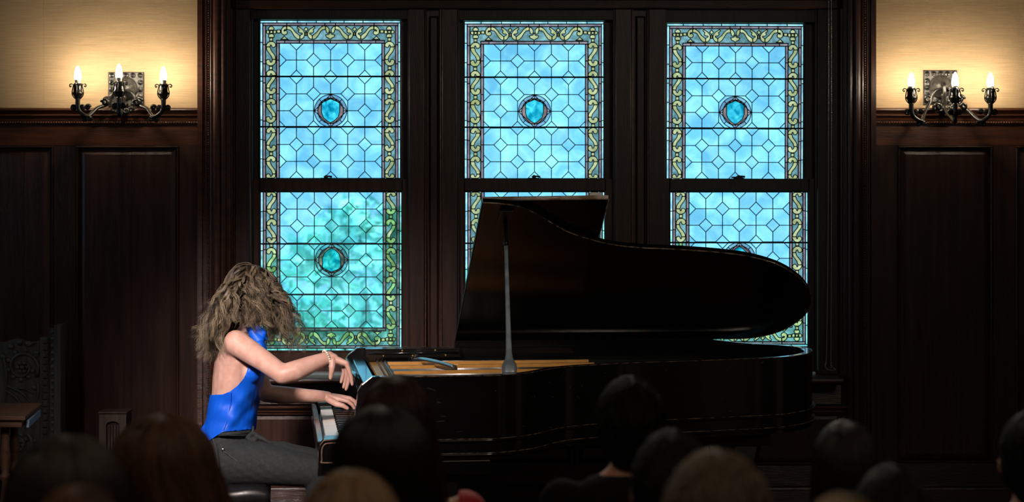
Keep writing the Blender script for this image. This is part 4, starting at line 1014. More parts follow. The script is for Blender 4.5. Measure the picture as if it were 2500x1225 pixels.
# small stand with arched recess
xa, xb = wx(240, 9.6), wx(306, 9.6); zt = wz(1010, 9.6)
sd = thing('wooden_stand', 'small plain wooden stand with a fluted arched recess against the panelling', 'stand', ((xa+xb)/2, 9.68, 0))
xm = (xa+xb)/2; hw = .034; a0z = zt-.06
P = [(xa, 0), (xb, 0), (xb, zt), (xa, zt)]
wt2 = mat('stand_oak', (.035, .022, .015), .5, col2=(.085, .055, .038), **WOODV)
B().cbox(xa, xb, 9.64, 9.76, 0, zt, .003).build('body', wood_k, sd)
arch = [(xm-hw, .12), (xm-hw, a0z)]+[(xm-hw*math.cos(PI*i/8), a0z+.02*math.sin(PI*i/8)) for i in range(1, 8)]+[(xm+hw, a0z), (xm+hw, .12)]
B().prism([(xa, .0), (xa, zt), (xm, zt)]+[(xm, a0z+.02)]+arch[1:5][::-1]+[(xm-hw, .12), (xm, .12), (xm, 0)], lambda p, t: (p[0], 9.62+.02*t, p[1])).build('front_frame', wt2, sd)
B().prism([(xb, .0), (xb, zt), (xm, zt)]+[(xm, a0z+.02)]+arch[6:10]+[(xm+hw, .12), (xm, .12), (xm, 0)], lambda p, t: (p[0], 9.62+.02*t, p[1])).build('front_frame', wt2, sd)
for i in range(4): B().tube([(xm-hw+.012+i*.015, 9.637, .13), (xm-hw+.012+i*.015, 9.637, a0z)], .004, 6).build('flute', wt2, sd)
B().cbox(xa-.005, xb+.005, 9.61, 9.765, zt, zt+.008, .002).build('top', wt2, sd)
# ------------------------------------------------------------------ people
import numpy as np
def hair_mat(name, dark, light, rough=.5, spec=.3):
    m = bpy.data.materials.new(name); m.use_nodes = True; t = m.node_tree; b = t.nodes['Principled BSDF']
    b.inputs['Roughness'].default_value = rough; b.inputs['Specular IOR Level'].default_value = spec
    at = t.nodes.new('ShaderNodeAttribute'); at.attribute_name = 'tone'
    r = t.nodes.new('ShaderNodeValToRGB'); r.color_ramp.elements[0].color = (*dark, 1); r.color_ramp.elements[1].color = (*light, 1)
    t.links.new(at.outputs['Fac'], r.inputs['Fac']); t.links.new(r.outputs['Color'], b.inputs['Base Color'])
    return m
def strands(name, P, R, tone, m, parent, kind='stuff'):
    """P (N,K,3) paths, R (N,K) radii, tone (N,) -> one mesh of three-sided strands"""
    N, K, _ = P.shape
    T_ = np.gradient(P, axis=1); T_ /= np.linalg.norm(T_, axis=2, keepdims=True)+1e-9
    ref = np.array([.31, .77, .55]); X = np.cross(T_, ref); X /= np.linalg.norm(X, axis=2, keepdims=True)+1e-9; Y = np.cross(T_, X)
    V_ = np.stack([P+(X*math.cos(a)+Y*math.sin(a))*R[..., None] for a in (0, 2*PI/3, 4*PI/3)], axis=2)
    og = np.array(ORG[parent.as_pointer()]); V_ = V_.reshape(-1, 3)-og
    i = np.arange(N)[:, None, None]*K*3; k = np.arange(K-1)[None, :, None]*3; a = np.arange(3)[None, None, :]; a2 = (a+1) % 3
    q = np.stack([i+k+a, i+k+a2, i+k+3+a2, i+k+3+a], axis=-1).reshape(-1, 4)
    me = bpy.data.meshes.new(name); me.vertices.add(len(V_)); me.vertices.foreach_set('co', V_.ravel())
    me.loops.add(q.size); me.loops.foreach_set('vertex_index', q.ravel().astype(np.int32))
    me.polygons.add(len(q)); me.polygons.foreach_set('loop_start', np.arange(0, q.size, 4, dtype=np.int32))
    me.polygons.foreach_set('use_smooth', np.ones(len(q), bool))
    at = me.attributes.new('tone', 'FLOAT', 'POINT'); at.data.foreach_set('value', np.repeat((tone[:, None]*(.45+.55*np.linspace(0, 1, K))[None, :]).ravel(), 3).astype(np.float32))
    me.update(); me.validate(); me.materials.append(m)
    o = link_obj(name, me, parent); o['kind'] = kind; return o
def limb(b, pts, rs, k=14):
    pts = [Vector(p) for p in pts]
    b.tube(pts, rs, k)
    for p, r in zip(pts, rs): b.ball(p, r*.985, 12, 8)
def loft(b, secs, k=20):
    """secs = (centre, half x, half y[, tilt about y])"""
    rings = []
    for s in secs:
        c, rx, ry = Vector(s[0]), s[1], s[2]; tl = s[3] if len(s) > 3 else 0
        rings.append([c+Vector((math.cos(2*PI*q/k)*rx*math.cos(tl), math.sin(2*PI*q/k)*ry, math.cos(2*PI*q/k)*rx*math.sin(tl))) for q in range(k)])
    b.ring(rings, True)
rng = np.random.default_rng(3)

# --- the pianist
D = 8.42
q_ = lambda x, y, d=D: pix(x, y, d)
PX = D/F
b = B()
loft(b, [(q_(545, 1165), .12, .165), (q_(545, 1120), .128, .175, .1), (q_(550, 1075), .115, .155, .1), (q_(558, 1040), .100, .130), (q_(566, 1000), .098, .125), (q_(574, 955), .102, .140), (q_(578, 915), .105, .152), (q_(580, 880), .100, .158), (q_(583, 850), .085, .150), (q_(590, 830), .06, .12), (q_(596, 815), .045, .07)])
limb(b, [q_(590, 832), q_(602, 800), q_(610, 775)], [.056, .050, .048])
b.ball(q_(605, 905, 8.33), .05, 12, 8, (.8, 1, 1)); b.ball(q_(607, 905, 8.51), .05, 12, 8, (.8, 1, 1))
b.ball(q_(565, 870, 8.33), .075, 12, 8, (.7, 1, 1.1)); b.ball(q_(568, 870, 8.52), .075, 12, 8, (.7, 1, 1.1))       # shoulder blades
# near arm
SH, EL, WR = q_(577, 836, 8.255), q_(690, 914, 8.12), q_(804, 872, 8.20)
limb(b, [q_(572, 850, 8.30), SH, q_(610, 858, 8.22), q_(650, 885, 8.165), EL], [.055, .057, .052, .046, .042])
limb(b, [EL, q_(722, 905, 8.13), q_(760, 889, 8.165), q_(790, 877, 8.19), WR], [.044, .046, .038, .030, .028])
# far arm
SH2, EL2, WR2 = q_(592, 838, 8.60), q_(648, 960, 8.70), q_(790, 967, 8.82)
limb(b, [q_(585, 850, 8.52), SH2, q_(620, 900, 8.66), EL2], [.055, .055, .046, .040])
limb(b, [EL2, q_(690, 964, 8.73), q_(745, 966, 8.78), WR2], [.041, .042, .034, .027])
# head: skull, jaw, nose, brow, ears
HCn = q_(613, 713); hx = Vector((math.cos(-.45), 0, math.sin(-.45))); hz = Vector((-hx.z, 0, hx.x))
def hp(a, s, u): return HCn+hx*a+Vector((0, s, 0))+hz*u
b.ball(hp(-.015, 0, .02), .092, 18, 14, (1.06, .80, 1.0)); b.ball(hp(.02, 0, -.03), .072, 16, 12, (1, .85, 1.1)); b.ball(hp(.045, 0, -.075), .042, 12, 10, (1, 1, .9))
limb(b, [hp(.085, 0, .0), hp(.104, 0, -.03), hp(.098, 0, -.038)], [.008, .0115, .011], 8)
b.ball(hp(.078, 0, .015), .02, 10, 8, (.6, 2.3, .6)); 
for s in (-1, 1):
    b.ball(hp(-.005, s*.074, -.015), .022, 10, 8, (.8, .35, 1.3)); b.ball(hp(.06, s*.035, -.035), .026, 10, 8)
limb(b, [hp(-.03, 0, -.05), q_(602, 790)], [.05, .048])
body = remeshed('person', b, .0065, skin, origin=q_(545, 1165), smooth=5)
tag(body, 'pianist with long curly blond-brown hair in a blue silk top playing the grand piano', 'person')
# hands as their own fine skins rooted inside the wrists
def hand(name, wr, fore, palm_dir, side, knuckles, fingers, thumb, pr=.0145):
    b = B()
    limb(b, [wr-fore*.05, wr, wr+palm_dir*.02], [.0268, .0262, .024], 12)
    n = len(knuckles)
    for kn in knuckles:
        limb(b, [wr+palm_dir*.012+(kn-wr)*.1, (wr+kn)/2, kn], [.017, .0165, .0125], 10)
    for kn, f in zip(knuckles, fingers): limb(b, [kn]+f, [.0118, .0102, .0092, .0074][:len(f)+1], 10)
    limb(b, thumb, [.016, .0145, .0115, .009], 10)
    return remeshed(name, b, .0032, skin, parent=body, smooth=3)
fa = (WR-q_(760, 889, 8.165)).normalized()
kn = [q_(846, 887, 8.165), q_(848, 889, 8.185), q_(845, 890, 8.205), q_(839, 889, 8.222)]
fg = [[q_(853, 906, 8.160), q_(858, 924, 8.158), q_(860, 938, 8.158)], [q_(853, 912, 8.185), q_(850, 934, 8.187), q_(845, 950, 8.188)], [q_(847, 912, 8.208), q_(843, 932, 8.21), q_(839, 945, 8.21)], [q_(840, 908, 8.228), q_(836, 922, 8.23), q_(833, 932, 8.23)]]
hand('hand', WR, fa, (kn[1]-WR).normalized(), 1, kn, fg, [q_(812, 880, 8.175), q_(811, 896, 8.165), q_(809, 910, 8.163), q_(807, 922, 8.165)])
fa2 = (WR2-q_(745, 966, 8.78)).normalized()
kn = [q_(832, 975, 8.80), q_(836, 971, 8.825), q_(836, 969, 8.85), q_(831, 969, 8.87)]
fg = [[q_(850, 980, 8.795), q_(860, 988, 8.795), q_(866, 998, 8.80)], [q_(855, 973, 8.825), q_(866, 980, 8.827), q_(871, 992, 8.83)], [q_(855, 972, 8.855), q_(866, 979, 8.86), q_(871, 990, 8.86)], [q_(847, 973, 8.885), q_(857, 980, 8.89), q_(862, 989, 8.89)]]
hand('hand', WR2, fa2, (kn[1]-WR2).normalized(), 1, kn, fg, [q_(803, 975, 8.80), q_(822, 986, 8.775), q_(838, 990, 8.765), q_(848, 996, 8.765)])
for s in (-1, 1):
    B().ball(hp(.078, s*.03, -.008), .0115, 12, 8).build('eye', eye_m, body); 
B().ball(hp(.094, 0, -.062), .011, 12, 8, (.6, 1.8, .7)).build('lips', lip_m, body)
# bracelet of cream beads
br = B(); cbr = WR-fa*.012; n1 = fa.cross(Vector((0, 1, 0))).normalized(); n2 = fa.cross(n1).normalized()
pts = [cbr+(n1*math.cos(a)+n2*math.sin(a))*.0345 for a in [2*PI*i/24 for i in range(24)]]
br.tube(pts, .0015, 5, closed=True); brc = br.build('bracelet', bead_k, body)
bm_ = None
for i in range(22):
    a = 2*PI*i/22; p = cbr+(n1*math.cos(a)+n2*math.sin(a))*.0355; o = B().ball(p, .0052, 10, 8).build('bead', bead_w, brc)
# jeans
b = B()
loft(b, [(q_(548, 1172), .118, .172), (q_(545, 1140), .140, .186, .05), (q_(547, 1100), .136, .182, .15), (q_(553, 1070), .122, .162, .12), (q_(558, 1050), .108, .142, .08)])
HN, KN_ = q_(560, 1128, 8.32), q_(782, 1151, 8.235)
limb(b, [HN, q_(640, 1131, 8.28), q_(710, 1142, 8.25), KN_, q_(792, 1153, 8.235)], [.105, .097, .080, .068, .064], 18)
limb(b, [KN_, q_(786, 1230, 8.25), q_(770, 1330, 8.28), q_(768, 1380, 8.29)], [.066, .066, .060, .058], 16)
H2_, K2 = q_(560, 1128, 8.52), q_(800, 1138, 8.60)
limb(b, [H2_, q_(690, 1125, 8.56), K2], [.105, .088, .067], 18)
limb(b, [K2, q_(790, 1230, 8.62), q_(775, 1345, 8.64), q_(772, 1372, 8.64)], [.066, .064, .058, .056], 16)
def folds(p):
    g = (math.sin(p.x*95+p.z*150)+.6*math.sin(p.x*60-p.z*170+p.y*60))*.0016*max(.25, 1-abs(p.x+1.1)*3)
    return p+Vector((0, -g if p.y < 8.42 else g, g*.6))
jeans = remeshed('jeans', b, .0085, denim, parent=body, smooth=4, tweak=folds)
B().tube(spline([q_(503, 1062, 8.36), q_(540, 1060, 8.255), q_(580, 1057, 8.262), q_(612, 1054, 8.34)], 8), .0035, 6, flat=2.5).build('waistband', denim, jeans)
b = B()
for P in ([(545, 1100), (585, 1128), (640, 1150), (700, 1165), (740, 1180)], [(520, 1070), (530, 1110), (535, 1150)]):
    b.tube(spline([Vector(q_(x, y, 8.205 if i not in (0,) else 8.215)) for i, (x, y) in enumerate(P)], 5), .0011, 4)
b.build('seam', stitch, jeans)
B().ball(q_(544, 1097, 8.232), .0065, 10, 8, (1, .5, 1)).build('rivet', steel, jeans)
kb_ = B()                                                # fabric knot at the waist
limb(kb_, spline([q_(604, 1068, 8.30), q_(616, 1058, 8.29), q_(628, 1064, 8.30), q_(620, 1076, 8.29), q_(608, 1072, 8.29)], 4), .011 if 0 else [.010]*17, 8)
limb(kb_, [q_(622, 1064, 8.30), q_(640, 1070, 8.28), q_(662, 1082, 8.27)], [.012, .010, .006], 8)
limb(kb_, [q_(618, 1060, 8.30), q_(618, 1042, 8.30)], [.009, .006], 8)
remeshed('waist_tie', kb_, .004, denim, parent=jeans, smooth=2)
for c_, f_ in ((q_(768, 1398, 8.29), 8.29), (q_(772, 1398, 8.64), 8.64)):
    c = Vector((c_.x, f_, .06)); b = B(); limb(b, [c+Vector((-.03, 0, .015)), c+Vector((.05, 0, .0)), c+Vector((.15, 0, -.015)), c+Vector((.20, 0, -.02))], [.043, .042, .036, .028]); b.box(c.x-.07, c.x+.21, f_-.03, f_+.03, .002, .03)
    remeshed('shoe', b, .008, shoe_m, parent=body, smooth=4)
# blue halter top
b = B()
loft(b, [(q_(556, 1076), .128, .172, .32), (q_(556, 1058), .122, .162, .24), (q_(560, 1038), .114, .150, .12), (q_(568, 1000), .110, .142, .02), (q_(577, 955), .112, .150), (q_(583, 915), .112, .160), (q_(587, 880), .106, .160), (q_(592, 850), .093, .145), (q_(598, 825), .072, .10), (q_(604, 800), .056, .062), (q_(608, 785), .052, .055)], 28)
b.ball(q_(612, 905, 8.33), .058, 12, 8, (.9, 1, 1)); b.ball(q_(612, 905, 8.51), .058, 12, 8, (.9, 1, 1))
limb(b, [q_(520, 1040, 8.38), q_(500, 1062, 8.37), q_(487, 1076, 8.37)], [.035, .032, .022])
KX = [(400, 968), (522, 964), (545, 962), (562, 955), (580, 941), (594, 925), (604, 905), (611, 880), (617, 850), (622, 826), (628, 800), (640, 770), (760, 700)]
HX = [(400, 1040), (483, 1066), (503, 1081), (525, 1066), (545, 1054), (575, 1051), (630, 1047), (760, 1047)]
def lerp(T_, x):
    for (a, y0), (c, y1) in zip(T_, T_[1:]):
        if x <= c: return y0+(y1-y0)*(x-a)/(c-a)
    return T_[-1][1]
def cutf(p):
    d = p.y; px = 1250+p.x*F/d; py = HY+(HC-p.z)*F/d
    return min(py-lerp(KX, px), lerp(HX, px)-py)*.0018
def rip(p):
    px = 1250+p.x*F/p.y; py = HY+(HC-p.z)*F/p.y
    g = (math.sin((px-560)*.10+(py-1000)*.055)*.0055+math.sin((px-500)*.05-(py)*.11+p.y*30)*.0048+math.sin((px+py)*.19)*.0010)*min(1, max(0, (py-930)/60))
    return p+Vector((g*.4, -g if p.y < D else g, 0))
top_ob = remeshed('halter_top', b, .006, silk, parent=body, smooth=3, tweak=rip, cut=cutf)
md = top_ob.modifiers.new('thick', 'SOLIDIFY'); md.thickness = .002; md.offset = 1
b = B()                                                  # neck scarf
for P, R_ in (([(606, 800, 8.36), (618, 812, 8.33), (632, 832, 8.32), (645, 855, 8.33)], [.014, .022, .026, .014]), ([(612, 795, 8.36), (628, 803, 8.33), (642, 815, 8.33), (650, 828, 8.34)], [.014, .020, .018, .006]), ([(622, 815, 8.32), (634, 845, 8.31), (650, 880, 8.34)], [.012, .020, .012])):
    limb(b, [q_(*p) for p in P], R_, 10)
limb(b, [hp(-.03, -.05, -.10), q_(600, 792, 8.40), q_(606, 795, 8.47)], [.012, .013, .012], 8)
remeshed('neck_scarf', b, .004, silk, parent=body, smooth=2, tweak=lambda p: p+Vector((math.sin(p.z*180+p.x*60)*.0012, 0, 0)))
sm_ = B().tube(spline([q_(564, 958, 8.262), q_(562, 985, 8.268), q_(556, 1020, 8.272), q_(546, 1050, 8.258)], 5), .0011, 4).build('side_seam', silk, top_ob)
# hair: a dark inner mass and clumps of wavy strands
hb = hair_mat('curly_hair', (.020, .012, .007), (.36, .285, .18), .36, .5)
b = B()
b.ball(q_(615, 708), .106, 18, 14, (1, .88, 1.05)); b.ball(q_(580, 740), .095, 14, 10, (1, .95, 1.2)); b.ball(q_(545, 790), .075, 14, 10, (1, 1.3, 1.3)); b.ball(q_(525, 830), .05, 14, 10, (.9, 1.6, 1.3)); b.ball(q_(640, 745), .080, 14, 10, (1, 1.0, 1.1))
inner = remeshed('hair_mass', b, .012, mat('hair_core', (.02, .012, .007), .8, spec=.05), parent=body, smooth=6)
NC, NS, K_ = 480, 13, 36
Hc = np.array(q_(613, 710)); P_all, R_all, tone = [], [], []
def P3(x, y, d): return np.array(pix(x, y, d))
t_ = np.linspace(0, 1, K_)[:, None]
for c in range(NC):
    # root on the scalp
    ph = rng.uniform(0, 2*PI); el = math.asin(rng.uniform(.05, 1)); dirn = np.array([math.cos(ph)*math.cos(el), math.sin(ph)*math.cos(el), math.sin(el)])
    root = Hc+dirn*np.array([.098, .082, .105])
    f = dirn[0]+rng.normal(0, .18)                        # + front, - back
    side = dirn[1]+rng.normal(0, .15)
    if f > .45:
        wisp = rng.random() < .38
        end = P3(rng.uniform(650, 700), rng.uniform(750, 845), D+side*.12) if not wisp else P3(rng.uniform(690, 752), rng.uniform(775, 870), D+side*.15)
        mid = P3(rng.uniform(680, 705), rng.uniform(690, 740), D+side*.16)
    elif f > -.05:
        end = P3(rng.uniform(580, 668), rng.uniform(765, 812) if side < .2 else rng.uniform(760, 850), D+np.sign(side)*rng.uniform(.11, .17))
        mid = P3(rng.uniform(600, 680), rng.uniform(670, 720), D+np.sign(side)*.18)
    else:
        y_e = rng.uniform(770, 885); x_e = 498+rng.uniform(-14, 50)+max(0, (820-y_e))*.75
        end = P3(x_e, y_e, D+side*.20)
        mid = P3(rng.uniform(520, 575), rng.uniform(675, 745), D+side*.19)
        if rng.random() < .07: end = end+np.array([-.035, 0, rng.uniform(0, .1)])
    base = (1-t_)**2*root+2*t_*(1-t_)*mid+t_**2*end
    # keep outside the skull
    w1, w2 = rng.uniform(2.6, 4.8), rng.uniform(0, 2*PI); amp = rng.uniform(.009, .018); cR = rng.uniform(1.12, 1.30); w3 = rng.uniform(1.2, 2.2)
    tan = end-root; tan /= np.linalg.norm(tan); e1 = np.cross(tan, [0, 1, 0]); e1 /= np.linalg.norm(e1)+1e-9; e2 = np.cross(tan, e1)
    tn = np.clip(rng.beta(.8, 1.7)*1.25, 0, 1)
    for s in range(NS):
        pa = w2+rng.normal(0, .16); am = amp*rng.uniform(.8, 1.2); sp = rng.normal(0, 1, 3)*np.array([.0045, .0045, .0035])
        A = (t_**.7)*am
        p = base+e1*np.sin(2*PI*w1*t_+pa)*A+e2*np.cos(2*PI*w1*t_+pa)*A+e1*np.sin(2*PI*w3*t_+pa*2)*.006*t_+sp*(.35+1.1*t_)
        fly = rng.random() < .05
        if fly: p = p+rng.normal(0, 1, 3)*.022*t_**1.5
        dvec = (p-Hc)/np.array([.098, .082, .108]); L = np.linalg.norm(dvec, axis=1, keepdims=True); lim = 1.06+(cR-1.06)*np.minimum(1, t_*4); p = np.where(L < lim, Hc+(p-Hc)/L*lim, p)
        P_all.append(p); R_all.append((.0010 if not fly else .0004)*(1-.75*t_[:, 0]**2)); tone.append(np.clip(tn+rng.normal(0, .08), 0, 1))
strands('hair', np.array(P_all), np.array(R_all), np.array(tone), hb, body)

# --- the audience, seated in rows, seen from behind
chair_proto = None
CM = mat('row_chair_wood', (.03, .015, .008), .4, col2=(.07, .035, .018), **WOODV)
def make_chair():
    t = thing('audience_chair', 'dark wooden audience chair hidden beneath a seated listener', 'chair', (0, 0, 0), 'audience chairs')
    B().cbox(-.21, .21, -.20, .20, .41, .44, .004).build('seat', CM, t, bevel=.006)
    B().cbox(-.20, .20, -.235, -.215, .56, .82, .003).build('backrest', CM, t, bevel=.006)
    for x in (-.19, .19):
        B().tube([(x, -.225, 0), (x, -.215, .43), (x, -.235, .84)], .014, 8).build('leg', CM, t); B().tube([(x, .18, 0), (x, .18, .41)], .014, 8).build('leg', CM, t)
    return t
HC_ = {'black': (.002, .002, .002), 'darkbrown': (.005, .003, .002), 'redbrown': (.008, .003, .002), 'chestnut': (.02, .009, .004), 'blond': (.07, .038, .016), 'ash': (.045, .032, .02), 'gold': (.12, .08, .03)}
HM = {k: hair_mat(k+'_hair', *v) for k, v in {'black': ((.003, .003, .003), (.012, .010, .010)), 'darkbrown': ((.006, .004, .003), (.035, .019, .012)), 'redbrown': ((.010, .004, .003), (.055, .018, .010)), 'chestnut': ((.012, .006, .003), (.17, .075, .030)),
      'blond': ((.06, .035, .015), (.36, .21, .10)), 'ash': ((.035, .025, .016), (.26, .19, .125)), 'gold': ((.08, .05, .02), (.45, .30, .12))}.items()}
def sitter(px, py, w, d, hair, style, shirt, label, long_len=.30, turn=0, skirt=None, lean=0, tonebias=0, shoulder=1.0, seed=0, headrx=None, bare=False, drop=0):
    rg = np.random.default_rng(seed+50); global chair_proto
    top = pix(px, py, d); X, Y = top.x, top.y; zt = top.z
    hw = (w/2)*d/F                                       # half width of the hair
    cap_m = mat('hair_under', HC_[hair], .8, spec=.08, var=.1)
    rx = min(hw, .092) if style == 'short' else min(hw*.96, .125); rz = .118; ry = .108 if style == 'short' else .115
    hc_ = Vector((X, Y, zt-rz)); sk = .90
    S0 = zt-.265-drop; seat = .45
    b = B()
    b.ball(hc_, 1, 16, 12, (rx*sk if style == 'short' else .078, ry*.88, rz*.9)); b.ball(hc_+Vector((0, .035, -.055)), 1, 14, 10, (.058, .062, .062))
    limb(b, [hc_+Vector((0, .095, .0)), hc_+Vector((0, .115, -.03))], [.009, .012], 8)
    for s in (-1, 1): b.ball(hc_+Vector((s*min(rx*.93, .08), .005, -.02)), 1, 10, 8, (.012, .02, .03))
    limb(b, [hc_+Vector((0, -.015, -.06)), Vector((X, Y-.02, S0+.02))], [.052, .056], 12)
    a_ = Vector((X, Y, 0)); sw = .175*shoulder
    loft(b, [(Vector((X, Y-.0, seat+.03)), .165, .125), (Vector((X, Y, seat+.15)), .150, .115), (Vector((X, Y-.01, S0-.28)), .145, .105), (Vector((X, Y-.02, S0-.12)), .165, .105), (Vector((X, Y-.02, S0-.04)), sw*.92, .085), (Vector((X, Y-.02, S0)), .11, .065), (Vector((X, Y-.02, S0+.03)), .06, .055)])
    hands_ = []
    for s in (-1, 1):
        shd, elb, wrs = Vector((X+s*sw, Y-.02, S0-.055)), Vector((X+s*(sw+.035), Y+.03, S0-.33)), Vector((X+s*.10, Y+.19, seat+.17))
        limb(b, [shd, elb], [.052, .040]); limb(b, [elb, wrs], [.040, .027])
        limb(b, [wrs, wrs+Vector((-s*.03, .06, -.01))], [.030, .024]); 
        for f_ in range(4): limb(b, [wrs+Vector((-s*.03+s*(f_-1.5)*.016, .06, -.01)), wrs+Vector((-s*.035+s*(f_-1.5)*.019, .105, -.02)), wrs+Vector((-s*.035+s*(f_-1.5)*.019, .13, -.035))], [.0105, .010, .009], 8)
        limb(b, [wrs+Vector((-s*.02, .02, 0)), wrs+Vector((-s*.06, .055, 0)), wrs+Vector((-s*.065, .08, -.01))], [.013, .0115, .010], 8)
        hip, kne, ank = Vector((X+s*.09, Y+.02, seat+.085)), Vector((X+s*.11, Y+.35, seat+.06)), Vector((X+s*.11, Y+.27, .09))
        limb(b, [hip, kne], [.085, .058]); limb(b, [kne, ank], [.056, .040]); limb(b, [ank+Vector((0, 0, -.03)), ank+Vector((0, .13, -.055))], [.038, .028])
    ob = remeshed('person', b, .0125, skin_d, origin=(X, Y, 0), smooth=3)
    tag(ob, label, 'person')
    b = B()
    loft(b, [(Vector((X, Y, seat+.10)), .172, .132), (Vector((X, Y, seat+.15)), .160, .125), (Vector((X, Y-.01, S0-.28)), .157, .116), (Vector((X, Y-.02, S0-.12)), .177, .117), (Vector((X, Y-.02, S0-.035)), sw*.95, .096), (Vector((X, Y-.02, S0+.006)), .115, .075), (Vector((X, Y-.02, S0+.02)), .07, .064)])
    for s in (-1, 1):
        shd, elb = Vector((X+s*sw, Y-.02, S0-.055)), Vector((X+s*(sw+.035), Y+.03, S0-.33)); wrs = Vector((X+s*.10, Y+.19, seat+.17))
        limb(b, [shd, elb], [.063, .050]); limb(b, [elb, elb+(wrs-elb)*(.85 if not bare else .15)], [.050, .038])
    cut = None
    if bare:                                             # scoop neck with bare left shoulder line
        def cut(p, X=X, Y=Y, S0=S0): 
            return .001 if p.z < S0-.12 else max(abs(p.x-X)-.160, -1)-.0 if p.z > S0-.12 else .001
    remeshed('shirt', b, .0125, shirt, parent=ob, smooth=3, cut=cut)
    b = B()
    loft(b, [(Vector((X, Y, seat+.01)), .172, .132), (Vector((X, Y, seat+.12)), .168, .130)])
    for s in (-1, 1):
        hip, kne, ank = Vector((X+s*.09, Y+.02, seat+.088)), Vector((X+s*.11, Y+.35, seat+.062)), Vector((X+s*.11, Y+.27, .10))
        limb(b, [hip, kne], [.095, .067]); limb(b, [kne, ank], [.066, .055])
    remeshed('trousers', b, .016, HMT, parent=ob, smooth=3)
    # hair cap
    hm = HM[hair]; b = B(); hcm = hc_+Vector((0, -.012, 0))
    if style == 'short':
        b.ball(hcm, 1, 20, 14, (rx, ry, rz)); b.ball(hcm+Vector((0, -.03, -.06)), 1, 14, 10, (rx*.72, .07, .075))
        cf = lambda p: (p.z-(hc_.z-.105)) if p.y < Y+.015 else (p.z-(hc_.z+.025))
        cf = lambda p: p.z-(hc_.z-.11+max(0, min(1, (p.y-Y+.02)/.06))*.14)
        remeshed('hair_cap', b, .009, cap_m, parent=ob, smooth=4, cut=cf)
    else:
        b.ball(hcm, 1, 20, 14, (rx, ry, rz)); L = long_len
        loft(b, [(hcm+Vector((0, -.01, .02)), rx*.97, ry*.93), (hcm+Vector((0, -.015, -.06)), rx*1.0, ry*.9), (hcm+Vector((turn*.3, -.03, -.15)), rx*1.0, .088), (hcm+Vector((turn*.6, -.035, -.15-L*.4)), rx*1.08, .078), (hcm+Vector((turn, -.035, -.15-L)), rx*.95, .05)])
        if style == 'bob': pass
        cf = lambda p: .02 if p.z > hc_.z+.03 or p.y < Y+.045 else -.01
        cf2 = lambda p: max(p.z-(hc_.z+.035), Y+.05-p.y)
        remeshed('hair_cap', b, .010, cap_m, parent=ob, smooth=5, cut=cf2)
    # strands
    N = 1500 if style != 'short' else 1700; K2_ = 16 if style != 'short' else 6
    th = np.linspace(0, 1, K2_)[None, :]; C0 = np.array(hcm)
    if style == 'short':
        ph = rg.uniform(0, 2*PI, N); el = rg.uniform(0, 1, N)**.8*1.9; 
        keep = (np.cos(el) > .2) | (np.sin(ph) < .1); ph, el = ph[keep], el[keep]; n = len(ph)
        A = el[:, None]+th*rg.uniform(.12, .34, n)[:, None]; Ph = ph[:, None]+th*rg.normal(0, .18, n)[:, None]
        lift = 1.0+th*rg.uniform(.005, .06, n)[:, None]
        P = np.stack([C0[0]+rx*np.sin(A)*np.cos(Ph)*lift, C0[1]+ry*np.sin(A)*np.sin(Ph)*lift, C0[2]+rz*np.cos(A)*lift], axis=2); R = np.full(P.shape[:2], .0011)*(1-.6*th)
    else:
        n = N; ph = rg.uniform(-PI*1.12, PI*.12, n)                 # mostly the back half
        nc = 60; cl = rg.integers(0, nc, n); cph = rg.uniform(-PI*1.12, PI*.12, nc); ph = cph[cl]+rg.normal(0, .07, n)
        amax = rg.uniform(1.35, 1.55, n); Lh = rg.uniform(.5, 1.0, n)*(long_len+.12); split = .42
        tt = np.minimum(th/split, 1); td = np.maximum((th-split)/(1-split), 0)
        A = .06+tt*amax[:, None]; lift = 1.0+rg.normal(.018, .012, n)[:, None]*(.4+th)
        wav = np.sin(th*rg.uniform(5, 12, n)[:, None]+rg.uniform(0, 6, n)[:, None])*.005*(.2+th)
        x = rx*np.sin(A)*np.cos(ph)[:, None]*lift; y = ry*np.sin(A)*np.sin(ph)[:, None]*lift; z = rz*np.cos(A)*lift-td*Lh[:, None]
        fade = 1-.12*td
        P = np.stack([C0[0]+x*(1+.08*td)+wav+turn*td, C0[1]+y*fade-.012*td, C0[2]+z], axis=2); R = np.full(P.shape[:2], .0014)*(1-.55*th)
    tn = np.clip(rg.beta(1.5, 2.4, len(P))+tonebias, 0, 1)
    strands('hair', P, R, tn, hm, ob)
    if chair_proto is None: chair_proto = make_chair(); chair_proto.location = (X, Y, 0)
    else: dup(chair_proto, None, (X, Y, 0))
    return ob
HMT = mat('dark_trousers', (.012, .012, .014), .85, var=.2, scale=80)
shirt_k = mat('black_shirt', (.006, .006, .007), .9, var=.2, scale=60, spec=.08)
shirt_r = mat('red_blouse', (.30, .004, .010), .7, var=.15, scale=60)
shirt_g = mat('grey_jumper', (.02, .02, .022), .9, var=.2, scale=60, spec=.1)
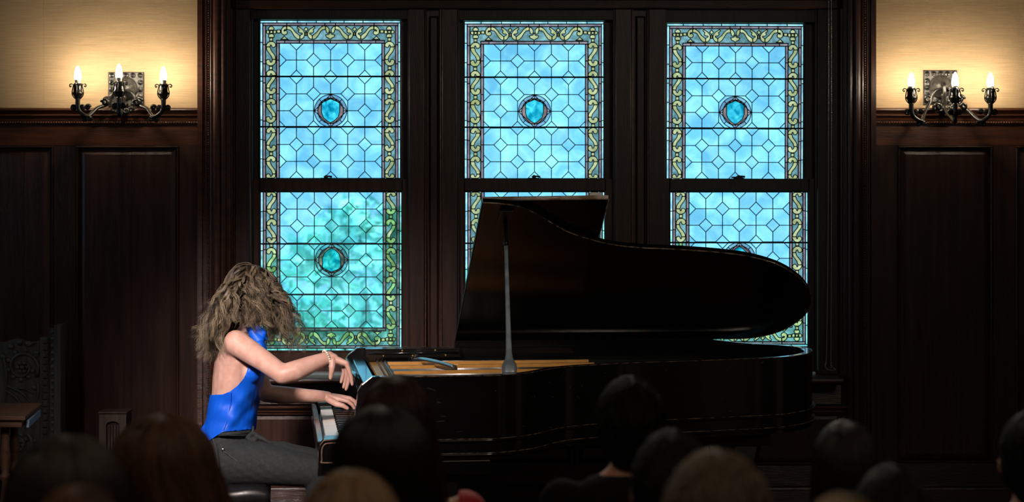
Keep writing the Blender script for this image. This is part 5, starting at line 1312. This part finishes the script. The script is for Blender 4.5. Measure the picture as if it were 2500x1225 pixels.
shirt_b = mat('brown_jacket', (.03, .02, .014), .9, var=.2, scale=60, spec=.1)
sitter(970, 915, 178, 4.9, 'redbrown', 'long', shirt_r, 'listener with long straight reddish brown hair in a red top, before the piano keyboard end', long_len=.34, turn=.04, seed=1, bare=True, drop=.035)
sitter(1540, 918, 170, 4.88, 'black', 'short', shirt_k, 'man with short black hair, bare neck and black shirt before the piano', seed=2, turn=0)
sitter(2063, 1025, 163, 4.72, 'darkbrown', 'long', shirt_k, 'listener with dark brown hair and lit left ear, below the piano tail', long_len=.3, seed=3, shoulder=.9)
sitter(400, 1010, 262, 4.3, 'chestnut', 'long', shirt_b, 'listener with long chestnut hair lit along its right edge, just left of the pianist', long_len=.34, turn=.09, seed=4, shoulder=.9, tonebias=.1)
sitter(935, 990, 250, 4.15, 'black', 'long', shirt_k, 'listener with full black hair, in front of the red-topped listener', long_len=.32, turn=.04, seed=5, shoulder=.9)
sitter(1640, 1050, 196, 3.98, 'black', 'short', shirt_g, 'listener with dark rounded short hair, between the black-shirted man and the ash-haired head', seed=6, shoulder=.9)
sitter(2520, 1003, 158, 4.8, 'black', 'short', shirt_k, 'short-haired listener cut off by the right edge, one ear lit orange', seed=7)
sitter(168, 1060, 300, 3.5, 'darkbrown', 'long', shirt_k, 'listener with big dark brown hair in front of the oak table and settle', long_len=.3, seed=8)
sitter(1750, 1100, 270, 3.15, 'ash', 'short', shirt_g, 'listener with greying ash blond hair, lowest head before the piano tail', seed=9, tonebias=.1)
sitter(858, 1145, 262, 3.3, 'blond', 'long', shirt_b, 'listener with light brown blond hair just below the black-haired head', long_len=.25, seed=10, tonebias=.05)
sitter(2175, 1135, 190, 3.85, 'black', 'short', shirt_k, 'listener with very dark hair, low and right of the head with the lit ear', seed=11, shoulder=.85)
sitter(192, 1190, 270, 2.6, 'chestnut', 'short', shirt_b, 'nearest head at the lower left edge, warm brown hair cut off by the frame', seed=12, tonebias=.2)
sitter(2060, 1212, 260, 2.4, 'gold', 'short', shirt_g, 'golden-haired head barely showing at the bottom right', seed=13)
